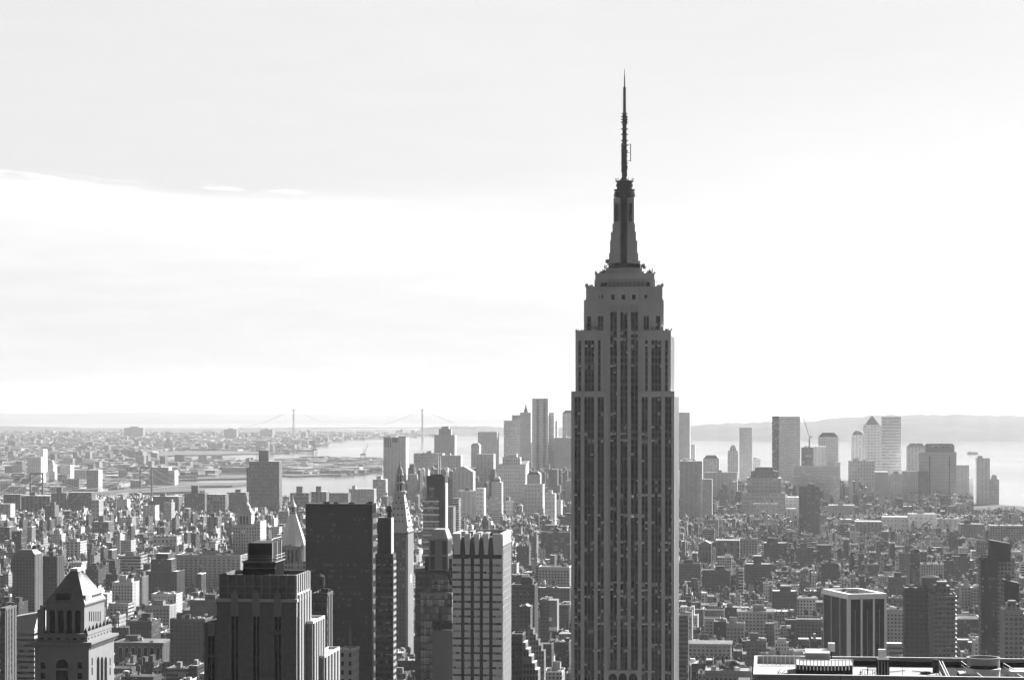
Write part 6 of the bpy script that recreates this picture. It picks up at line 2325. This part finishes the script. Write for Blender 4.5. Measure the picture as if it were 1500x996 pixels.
# arches of the two arcaded fronts
for w_, x0, x1, n, row, ra in (('building with a row of arches', 1011, 1068, 9, 962, 972), ('brown building with arched windows', 172, 236, 7, 950, 962)):
    rec = next(r for r in RECTS if w_ in r[5])
    f = Fr(rec[0], rec[3])
    for i in range(n):
        xa, xb = f.x(x0 + (x1 - x0) * (i + .15) / n), f.x(x0 + (x1 - x0) * (i + .85) / n)
        c = (xa + xb) / 2
        b = MB()
        b.face([(p[0], -.06, p[1]) for p in arch_pts(c, (xb - xa) / 2, f.z(ra + 6, c), f.z(row, c))], GREY)
        b.face([(p[0], -.09, p[1]) for p in arch_pts(c, (xb - xa) / 2 * .8, f.z(ra + 6, c), f.z(row + .5, c))], BLACK)
        b.build('arched_window', find(w_))
# lit pale sides and ridges
add_on('short pale block with two thin aerials', 496, 516, 953, 957, 1, 12, PALE, 'roof_slab')

# domed clock tower by the square, farther left
def build_domed_clock_tower():
    f = Fr(341, 2900)
    root = f.empty('domed_clock_tower')
    tag(root, 'pale clock tower with arcaded belfry, domed cap and urn, above the pier-fronted building', 'tower')
    X, Z = f.x, f.z
    M = plain('bell_tower_stone', .48, .8, .15, .1, .1)
    w = X(371)
    b = MB()
    zs = Z(770)
    b.box(0, w, 0, w, 0, zs, FACADE, (.48, 3.4, 4, .3))
    b.box(-.5, w + .5, -.5, w + .5, zs - .5, zs + .8, M)
    b.build('shaft', root)
    x0, x1 = X(346), X(367)
    k = MB()
    zm = Z(752)
    y0 = x0
    k.box(x0, x1, y0, y0 + x1 - x0, zs, zm, M)
    k.box(x0 - .8, x1 + .8, y0 - .8, y0 + x1 - x0 + .8, zm - 1, zm + .6, M)
    k.build('belfry', root)
    for i in range(3):
        a = x0 + (x1 - x0) * (.28 + .22 * i)
        v = MB()
        v.face([(p[0], y0 - .06, p[1]) for p in arch_pts(a, 1.15, Z(767), Z(757))], BLACK)
        v.build('belfry_opening', root)
    c = MB()
    cx_ = (x0 + x1) / 2
    cz = Z(778)
    c.bar((cx_, -.15, cz), (cx_, -.02, cz), 2.6, WHITE, n=16)
    o = c.build('clock_face', root)
    h = MB()
    h.box(cx_ - .2, cx_ + .2, -.25, -.17, cz, cz + 2, BLACK)
    h.box(cx_, cx_ + 1.5, -.24, -.17, cz - .2, cz + .2, BLACK)
    h.build('clock_hands', o)
    d = MB()
    r = (x1 - x0) / 2
    cy = y0 + r
    d.frust(rect(x0, x1, y0, y0 + 2 * r), zm + .5, ngon(cx_, cy, r * .9, 4, pi / 4 + pi)[0:4], Z(745), M)
    d.lathe(cx_, cy, [(r * .72, Z(746)), (r * .66, Z(741)), (r * .4, Z(737.5)), (r * .3, Z(737)), (r * .3, Z(732)), (r * .36, Z(731)), (r * .2, Z(727)), (.1, Z(723.5))], M, n=12)
    d.build('domed_cap', root)
    wg = MB()
    wg.box(w + .1, X(380), 4, 40, 0, Z(763, w, 4), FACADE, (.5, 3.4, 4, .3))
    wg.build('side_wing', root)
    keep_clear(f, w + 10, 40)
    RECTS.append((340, 371, 725, 2900, 'domed clock tower', 'x'))


build_domed_clock_tower()


# ------------------------------------------------------------------ bridges, cranes, boats
def cable(b, p, q, sag, r, m, n=18):
    prev = None
    pts = []
    for i in range(n + 1):
        s_ = i / n
        z = p[2] + (q[2] - p[2]) * s_ - sag * 4 * s_ * (1 - s_)
        pts.append((p[0] + (q[0] - p[0]) * s_, p[1] + (q[1] - p[1]) * s_, z))
    for a, c in zip(pts, pts[1:]):
        b.bar(a, c, r, m, n=5)
    return pts


def suspension_bridge(name, label, t1, t2, ends, htop, hdeck, sag, leg, legw, cab, half, m, sway=True):
    root = empty(name, (t1[0], t1[1], SEA + drop(*t1)))
    tag(root, label, 'bridge')
    o0 = (t1[0], t1[1])
    d = (t2[0] - t1[0], t2[1] - t1[1])
    L = math.hypot(*d)
    u = (d[0] / L, d[1] / L)
    nrm = (-u[1], u[0])
    loc = lambda s_, q: (u[0] * s_ + nrm[0] * q, u[1] * s_ + nrm[1] * q)
    for s0 in (0, L):
        b = MB()
        for q in (-half, half):
            x, y = loc(s0, q)
            b.bar((x, y, -3), (x, y, htop), leg, m, n=4, r2=leg * .8)
        for z, t in ((htop - legw, legw), (hdeck + (htop - hdeck) * .5, legw * .7), (hdeck - 3, legw)):
            xa, ya = loc(s0, -half)
            xb, yb = loc(s0, half)
            b.bar((xa, ya, z), (xb, yb, z), t, m)
        if sway:
            nseg = 4
            for k in range(nseg):
                za = hdeck + (htop - hdeck) * k / nseg
                zb_ = hdeck + (htop - hdeck) * (k + 1) / nseg
                xa, ya = loc(s0, -half)
                xb, yb = loc(s0, half)
                b.bar((xa, ya, za), (xb, yb, zb_), legw * .25, m)
                b.bar((xb, yb, za), (xa, ya, zb_), legw * .25, m)
        b.build('bridge_pylon', root)
    b = MB()
    pa, pb = loc(-ends, 0), loc(L + ends, 0)
    q = half * 1.05
    w0, w1, w2, w3 = loc(-ends, -q), loc(L + ends, -q), loc(L + ends, q), loc(-ends, q)
    b.prism([w0, w1, w2, w3], hdeck - 5, hdeck, m, bottom=True)
    b.build('bridge_deck', root)
    for q in (-half, half):
        c = MB()
        a, e = loc(0, q), loc(L, q)
        pts = cable(c, (a[0], a[1], htop), (e[0], e[1], htop), sag, cab, m)
        s0, s1 = loc(-ends, q), loc(L + ends, q)
        pts += cable(c, (s0[0], s0[1], hdeck), (a[0], a[1], htop), ends * .05, cab, m, 10)
        pts += cable(c, (e[0], e[1], htop), (s1[0], s1[1], hdeck), ends * .05, cab, m, 10)
        o = c.build('main_cable', root)
        h = MB()
        for p in pts:
            if p[2] > hdeck + 1:
                h.bar((p[0], p[1], hdeck), p, cab * .45, m, n=3)
        h.build('hangers', o)
    return root


def at_px(px, Y):
    return ((px - 750) / F * Y, Y)


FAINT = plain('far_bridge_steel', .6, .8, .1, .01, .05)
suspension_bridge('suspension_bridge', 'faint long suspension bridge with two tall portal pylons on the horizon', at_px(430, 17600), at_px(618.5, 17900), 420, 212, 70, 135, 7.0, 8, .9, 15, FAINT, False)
suspension_bridge('suspension_bridge', 'steel suspension bridge with drooping double cables crossing the river at the left edge', at_px(53.5, 5250), at_px(214, 5720), 230, 98, 44, 47, 3.0, 2.6, .75, 16, plain('near_bridge_steel', .17, .7, .1, .05, .1))


def port_crane(px, row, label, h):
    x, y = ground_at(px, row, -6)
    root = empty('port_crane', (x, y, -6 + drop(x, y)), .5)
    tag(root, label, 'crane', 'gantry cranes at the container port')
    b = MB()
    for sx in (-9, 9):
        for sy in (-7, 7):
            b.bar((sx, sy, 0), (sx * .8, sy, h * .5), 1.1, FAR_STEEL)
    b.box(-9, 9, -8, 8, h * .48, h * .55, FAR_STEEL)
    b.build('gantry_legs', root)
    b = MB()
    b.bar((-14, 0, h * .52), (6, 0, h * .56), 1.3, FAR_STEEL)
    b.bar((6, 0, h * .56), (22, 0, h * 1.05), 1.2, FAR_STEEL)
    b.build('boom', root)
    b = MB()
    b.bar((0, 0, h * .55), (3, 0, h * .82), .9, FAR_STEEL)
    b.bar((3, 0, h * .82), (20, 0, h), .4, FAR_STEEL)
    b.build('mast_frame', root)


port_crane(455, 673, 'harbour gantry crane with raised boom, nearer the lone dark slab', 75)
port_crane(461, 673, 'harbour gantry crane with raised boom, second of the left pair', 85)
port_crane(532, 680, 'harbour gantry crane with raised boom, apart from the pair, left of the notched slab', 78)

# tower crane on the unfinished tower
fT = Fr(1186, 6000)
root = empty('tower_crane', (fT.X, fT.Y + 5, fT.base + fT.z(656, 0)), -TH)
tag(root, 'luffing tower crane standing on the dark unfinished tower', 'crane')
b = MB()
b.box(-1.8, 1.8, -1.8, 1.8, -2, 26, FAR_STEEL)
b.build('crane_mast', root)
b = MB()
b.bar((0, 0, 27), (-15, 0, 76), 1.1, FAR_STEEL)
b.bar((-1, 0, 27), (9, 0, 30), 1.6, FAR_STEEL)
b.bar((2, 0, 27), (4, 0, 40), .6, FAR_STEEL)
b.bar((4, 0, 40), (-13, 0, 72), .3, FAR_STEEL)
b.build('crane_jib', root)

for px, row, L, lab in ((1425, 665, 60, 'small pale ferry crossing the bay, nearer the riverside towers'), (1290, 645, 110, 'long low freighter near the far shore, beyond the flat striped glass tower'),
                        (1046, 641, 90, 'small ship far off right of the spire skyscraper'), (505, 693, 50, 'little ferry in the bright channel before the island')):
    x, y = ground_at(px, row)
    root = empty('ferry' if 'ferry' in lab else 'ship', (x, y, SEA + drop(x, y)), .15)
    tag(root, lab, 'boat')
    b = MB()
    b.frust([(-L / 2, -5), (L / 2 - 6, -5), (L / 2 - 2, 0), (L / 2 - 6, 5), (-L / 2, 5)], -1, [(-L / 2, -6), (L / 2 - 5, -6), (L / 2 + 3, 0), (L / 2 - 5, 6), (-L / 2, 6)], 5, plain('ship_hull', .1))
    b.build('hull', root)
    b = MB()
    b.box(-L * .4, -L * .1 if 'ferry' not in lab else L * .35, -4.5, 4.5, 5, 11, plain('ship_house', .4))
    b.build('deckhouse', root)
    b = MB()
    b.bar((-L * .25, 0, 11), (-L * .25, 0, 17), 1.5, DARK, n=8)
    b.build('funnel', root)

# ------------------------------------------------------------------ the low city between: nearest ones as things, the rest as one mass
rnd = random.Random(23)


def inside(poly, x, y):
    c = False
    for (x0, y0), (x1, y1) in zip(poly, poly[1:] + poly[:1]):
        if (y0 > y) != (y1 > y) and x < (x1 - x0) * (y - y0) / (y1 - y0) + x0:
            c = not c
    return c


def proj(x, y, z):
    return 750 + F * x / y, HY + F * (EZ - z) / y


RAINY = sorted(RECTS, key=lambda r: r[3])


def height_cap(pxa, pxb, Y):
    """nothing in the low city may rise in front of a building that was read off the photograph"""
    row = 0
    for x0, x1, yt, Yr, sh, lab in RECTS:
        if Yr > Y and x0 < pxb and x1 > pxa and Yr < 5000:
            row = max(row, min(yt + (24 if Yr < 3600 else 12), 990))
    # general skyline of the old quarter
    q = (pxa + pxb) / 2
    row = max(row, 726 if q < 600 else 705 if q < 700 else 745)
    if Y < 5000:
        row = max(row, 742 if q < 560 else 752)
    elif q > 1000:
        row = 702 if q < 1290 else 722 if q < 1425 else 746
    elif q > 590:
        row = 682
    row += rnd.uniform(0, 9)
    return EZ - (row - HY) / F * Y


cands = []
BLK, STR = 80.0, 17.0
bb = 1560.0
while bb < 6700:
    aa = -2600.0 + rnd.uniform(0, 60)
    while aa < 2200:
        alen = rnd.choice((130, 170, 250))
        for r in range(2):
            a = aa
            while a < aa + alen - 8:
                w = (rnd.choice((7, 7, 8, 8, 12, 15, 22, 30)) if bb < 2500 else rnd.choice((5, 5.5, 6, 6, 6.5, 7, 7, 8, 12, 18))) * rnd.uniform(.85, 1.15)
                d = rnd.uniform(20, 30)
                b0 = bb + (0 if r == 0 else BLK - STR - d)
                a1 = a + w
                # corners in world
                x, y = a * cos(TH) + b0 * sin(TH), -a * sin(TH) + b0 * cos(TH)
                pa, _ = proj(x, y, 0)
                pb = pa + F * w / y
                if -30 < pa and pb < 1530 or (pa < 1500 and pb > 0):
                    if inside(MANHATTAN, x, y) and not any(p[0] < a1 and p[1] > a and p[2] < b0 + d and p[3] > b0 for p in PLACED):
                        big = rnd.random()
                        if y < 2400:
                            h = rnd.lognormvariate(3.2, .33)
                        elif y < 3600:
                            h = rnd.lognormvariate(2.95, .33) if big > .05 else rnd.uniform(34, 52)
                        elif y < 5200:
                            h = rnd.lognormvariate(2.85, .3) if big > .05 else rnd.uniform(30, 48)
                        else:
                            h = rnd.lognormvariate(3.3, .5) if big > .25 else rnd.uniform(40, 120)
                        cap = height_cap(pa, pb, y)
                        h = min(h, cap)
                        if h > 7:
                            cands.append((a, b0, w - .15, d, h, x, y, pa, pb))
                a = a1
        aa += alen + 26
    bb += BLK


def visible(c):
    a, b0, w, d, h, x, y, pa, pb = c
    px, row = proj(x + w / 2, y, h * .8 + drop(x, y))
    if not (4 < px < 1496 and row < 985):
        return False
    for x0, x1, yt, Yr, sh, lab in RECTS:
        if Yr < y and x0 - 2 < px < x1 + 2 and row > yt:
            return False
    for o in near:
        if o[6] < y - 5 and o[7] < px < o[8] and row > proj(o[5], o[6], o[4])[1]:
            return False
    return True


print('LOW CITY', len(cands))
cands.sort(key=lambda c: c[6])
near = []
AUTO_N = 200
for c in cands:
    if c[6] < 4000 and visible(c) and c[4] * c[2] / c[6] ** 2 > 2.2e-5:
        near.append(c)
near.sort(key=lambda c: -(c[4] * c[2] / c[6] ** 2))
near = near[:AUTO_N]
near_set = set(id(c) for c in near)

TONES = [('white', .55), ('pale grey', .38), ('mid-grey', .18), ('dark brick', .08), ('soot-black', .04)]
ROOFS = [('a round water tank', 'T'), ('a roof hut', 'B'), ('two roof huts', 'BB'), ('bare flat roof', 'W'), ('scattered roof units', 'M'), ('a hut and water tank', 'BT'), ('a white roof rim', 'R'),
         ('a heavy cornice', 'K'), ('a stepped top', 'S'), ('cornice and tank', 'KT'), ('white rim and hut', 'RB'), ('a tall aerial', 'A'), ('rim and water tank', 'RT'), ('units and aerial', 'MA')]
names = [(r[0], r[1], r[2], r[3], r[4]) for r in RECTS if r[4]]
used = set()
for c in near:
    a, b0, w, d, h, x, y, pa, pb = c
    px, row = proj(x + w / 2, y, h)
    best = None
    for (x0, x1, yt, Yr, sh) in names:
        cx_ = min(max(px, x0), x1)
        q = abs(px - cx_) * 1.0 + abs(row - max(yt, min(row, yt + 60))) * .7 + abs(Yr - y) * .01
        if best is None or q < best[0]:
            best = (q, x0, x1, Yr, sh)
    _, x0, x1, Yr, sh = best
    rel = 'behind' if Yr < y - 60 and x0 < px < x1 else ('before' if Yr > y + 60 and x0 < px < x1 else ('left of' if px < (x0 + x1) / 2 else 'right of'))
    size = ('narrow' if w < 11 else 'broad' if w > 22 else 'mid-sized')
    size += (' high' if h > 42 else ' low' if h < 26 else '')
    opts = [(t, r) for t in TONES for r in ROOFS]
    rnd.shuffle(opts)
    for (tn, tone), (rn, code) in opts:
        lab = f'{tn} {size} loft with {rn} {rel} {sh}' if len(f'{tn} {size} loft with {rn} {rel} the {sh}'.split()) > 16 else f'{tn} {size} loft with {rn} {rel} the {sh}'
        if (sh, tn, rn) not in used:
            used.add((sh, tn, rn))
            break
    root = empty('loft_building', (x, y, drop(x, y)), -TH)
    tag(root, lab, 'loft building', 'low loft buildings of the old quarter')
    at = fac(tone, rnd.uniform(2.4, 3.6), rnd.uniform(3.3, 4.0), rnd.uniform(0, .98))
    b = MB()
    if w * F / y > 22:
        b.box(0, w, .45, d, 0, h, FACADE, at)
        z0 = max(0, EZ - (1005 - HY) / F * y)
        z0 = floor(z0 / 3.6) * 3.6
        if h - z0 > 7:
            windowed_front(b, root, 0, w, 0, z0, h - .6, FACADE, 3.6, max(3, round(w / 3.6)), .52, .45, (tone, 0, 0, .4))
    else:
        b.box(0, w, 0, d, 0, h, FACADE, at)
    b.build('facade', root)
    if not set(code) & set('WRK'):
        code += 'W'
    roof_bits(root, code, 0, w, .5, d, h, at, tone)

# the rest of the low city
city = MB()
for c in cands:
    if id(c) in near_set:
        continue
    a, b0, w, d, h, x, y, pa, pb = c
    ux, uy, vx, vy = cos(TH), -sin(TH), sin(TH), cos(TH)
    Wd = lambda p, q: (x + p * ux + q * vx, y + p * uy + q * vy)
    z = drop(x, y)
    tone = rnd.choice((.03, .04, .06, .08, .1, .14, .2, .3, .45, .6))
    at = fac(tone, rnd.uniform(2.4, 4), rnd.uniform(3.2, 4.0), rnd.random())
    R_ = lambda p0, p1, q0, q1: [Wd(p0, q0), Wd(p1, q0), Wd(p1, q1), Wd(p0, q1)]
    city.prism(R_(0, w, 0, d), z, z + h, FACADE, at)
    # roof edge, huts and tanks
    t = .4
    if y < 4200:
        pat = (tone * 1.05, 0, 0, at[3])
        city.prism(R_(0, w, 0, t), z + h - .02, z + h + .9, FACADE, pat)
        city.prism(R_(w - t, w, t, d), z + h - .02, z + h + .88, FACADE, pat)
        city.prism(R_(0, t, t, d), z + h - .02, z + h + .88, FACADE, pat)
    if rnd.random() < .22 and w > 9:       # set-back upper storeys
        p0, p1, q0, q1 = w * rnd.uniform(.1, .3), w * rnd.uniform(.7, .95), d * rnd.uniform(.2, .4), d * .9
        uh = rnd.uniform(3.5, 11)
        city.prism(R_(p0, p1, q0, q1), z + h - .02, z + h + uh, FACADE, at)
    nb = 1 if rnd.random() < .6 else 2
    for _ in range(nb):
        p, q = rnd.uniform(.05, .6) * w, rnd.uniform(.2, .6) * d
        bw, bd, bh = min(w * .35, rnd.uniform(2.5, 6)), rnd.uniform(3, 6), rnd.uniform(2.4, 4.8)
        city.prism(R_(p, p + bw, q, q + bd), z + h - .02, z + h + bh, FACADE, (rnd.choice((.12, .2, .35, .6, .7)), 0, 0, rnd.random()))
    if rnd.random() < .38 and y < 5200:
        p, q = rnd.uniform(.2, .8) * w, rnd.uniform(.3, .8) * d
        cx_, cy_ = Wd(p, q)
        hh = z + h + rnd.uniform(2, 4.5)
        city.bar((cx_, cy_, z + h), (cx_, cy_, hh), .7, DARK, n=4)
        city.lathe(cx_, cy_, [(2.0, hh), (1.95, hh + 3.6), (.05, hh + 5)], WOOD, n=8)
    if y < 3300:
        for _ in range(rnd.randint(2, 6)):
            p, q = rnd.uniform(.05, .9) * w, rnd.uniform(.1, .9) * d
            s_ = rnd.uniform(.6, 1.6)
            city.prism(R_(p, p + s_, q, q + s_), z + h, z + h + rnd.uniform(.8, 2.4), FACADE, (rnd.choice((.08, .3, .7)), 0, 0, rnd.random()))
o = city.build('low_rise_city')
o['kind'] = 'stuff'

# far side of the river: a carpet of low roofs, warehouses and slabs
far = MB()
bro_px = [(-40, 745), (60, 733), (150, 718), (205, 707), (250, 700), (292, 691), (375, 688.5), (378, 679), (330, 674), (215, 673), (207, 666), (216, 661), (330, 660.5), (425, 663.5), (452, 656), (470, 648.5), (520, 643.5), (600, 641),
          (640, 637.5), (640, 634), (560, 633.2), (-40, 633.2)]


def far_box(px, row, w, d, h, tone, yaw=None):
    x, y = ground_at(px, row, -6)
    yaw = rnd.choice((.35, -.25)) if yaw is None else yaw
    ux, uy = cos(yaw), -sin(yaw)
    vx, vy = sin(yaw), cos(yaw)
    z = -6 + drop(x, y)
    pts = [(x + p * ux + q * vx, y + p * uy + q * vy) for p, q in ((0, 0), (w, 0), (w, d), (0, d))]
    far.prism(pts, z, z + h, FACADE, fac(tone, 5, 4.5))


for i in range(11000):
    px, row = rnd.uniform(-40, 645), rnd.uniform(633.4, 745)
    if rnd.random() > .35 + .65 * (1 - (row - 633) / 112):
        continue
    if not inside(bro_px, px, row):
        continue
    big = rnd.random()
    if big < .86:
        far_box(px, row, rnd.uniform(12, 45), rnd.uniform(12, 40), rnd.uniform(7, 14), rnd.choice((.2, .26, .32, .4, .5)))
    elif big < .96:
        far_box(px, row, rnd.uniform(40, 130), rnd.uniform(30, 70), rnd.uniform(8, 14), rnd.choice((.25, .35, .5, .6)))
    else:
        far_box(px, row, rnd.uniform(16, 45), rnd.uniform(16, 25), rnd.uniform(24, 42), rnd.choice((.22, .3, .4)))
for i in range(420):
    px, row = rnd.uniform(390, 556), rnd.uniform(671, 694)
    if inside([(390, 693), (430, 696), (500, 693.5), (548, 687), (556, 680), (545, 673.5), (480, 671), (402, 673)], px, row):
        far_box(px, row, rnd.uniform(20, 90), rnd.uniform(15, 40), rnd.uniform(5, 13), rnd.choice((.1, .15, .3, .55)))
o = far.build('far_city')
o['kind'] = 'stuff'

# tall blocks that stick out of the far carpet
for (x0, x1, yt, row, lab) in ((181.6, 209.6, 624.5, 640, 'distant wide hospital-like slab on the horizon, left one of the three'), (328, 346.5, 627, 642, 'distant square block on the horizon, left of the far bridge'),
                               (381, 399, 627.5, 641, 'distant square block on the horizon, nearest the far bridge'), (198, 209, 659, 674, 'small dark grain tower beside the bright canal')):
    x, y = ground_at(x0, row, -6)
    f = Fr(x0, y)
    w = f.x(x1)
    root = f.empty('distant_block')
    tag(root, lab, 'building')
    b = MB()
    b.box(0, w, 0, 60, -8, f.z(yt + 2), FACADE, (.22, 6, 5, .3))
    b.build('facade', root)
    b = MB()
    b.box(w * .3, w * .7, 10, 40, f.z(yt + 2) - .1, f.z(yt), FACADE, (.22, 0, 0, .3))
    b.build('roof_bulkhead', root)

# trees: crowns between the low roofs
tr = MB()


def tree(x, y, h):
    z = drop(x, y)
    tr.bar((x, y, z), (x, y, z + h * .5), .35, BARK, n=5, r2=.2)
    r = h * .42
    for k in range(3):
        a = rnd.uniform(0, 6.28)
        tr.bar((x, y, z + h * .4), (x + r * .6 * cos(a), y + r * .6 * sin(a), z + h * .75), .2, BARK, n=4, r2=.08)
    lobes = [(rnd.gauss(0, r * .45), rnd.gauss(0, r * .45), h * .66 + rnd.gauss(0, h * .1), r * rnd.uniform(.4, .7)) for _ in range(6)]
    for k in range(95):
        lx, ly, lz, lr = rnd.choice(lobes)
        u_, t_2 = rnd.uniform(-1, 1), rnd.uniform(0, 6.28)
        rr = lr * rnd.uniform(.6, 1.05)
        s_ = sqrt(1 - u_ * u_)
        c = (x + lx + rr * s_ * cos(t_2), y + ly + rr * s_ * sin(t_2), z + lz + rr * u_ * .8)
        e = rnd.uniform(.7, 1.3)
        d1 = (rnd.uniform(-e, e), rnd.uniform(-e, e), rnd.uniform(-e, e))
        d2 = (rnd.uniform(-e, e), rnd.uniform(-e, e), rnd.uniform(-e, e))
        tr.face([(c[0] + d1[0], c[1] + d1[1], c[2] + d1[2]), (c[0] + d2[0], c[1] + d2[1], c[2] + d2[2]), (c[0] - d1[0], c[1] - d1[1], c[2] - d1[2]), (c[0] - d2[0], c[1] - d2[1], c[2] - d2[2])], LEAF)


for (pxa, pxb, ra, rb, n) in ((1250, 1292, 812, 850, 40), (1020, 1045, 765, 800, 14), (1148, 1182, 818, 850, 24), (1297, 1315, 812, 835, 10), (225, 285, 760, 790, 30), (700, 760, 765, 790, 14), (1395, 1500, 743, 751, 60), (1040, 1075, 860, 880, 8),
                              (560, 610, 730, 760, 10), (60, 120, 790, 830, 14), (1400, 1440, 905, 960, 8)):
    for _ in range(n):
        x, y = ground_at(rnd.uniform(pxa, pxb), rnd.uniform(ra, rb), 18)
        tree(x, y, rnd.uniform(14, 24))
for c in rnd.sample(cands, 260):
    a, b0, w, d, h, x, y, pa, pb = c
    ux, uy, vx, vy = cos(TH), -sin(TH), sin(TH), cos(TH)
    q = BLK * .46
    tree(x + q * vx, y + q * vy, rnd.uniform(12, 22))
o = tr.build('tree_crowns')
o['kind'] = 'stuff'
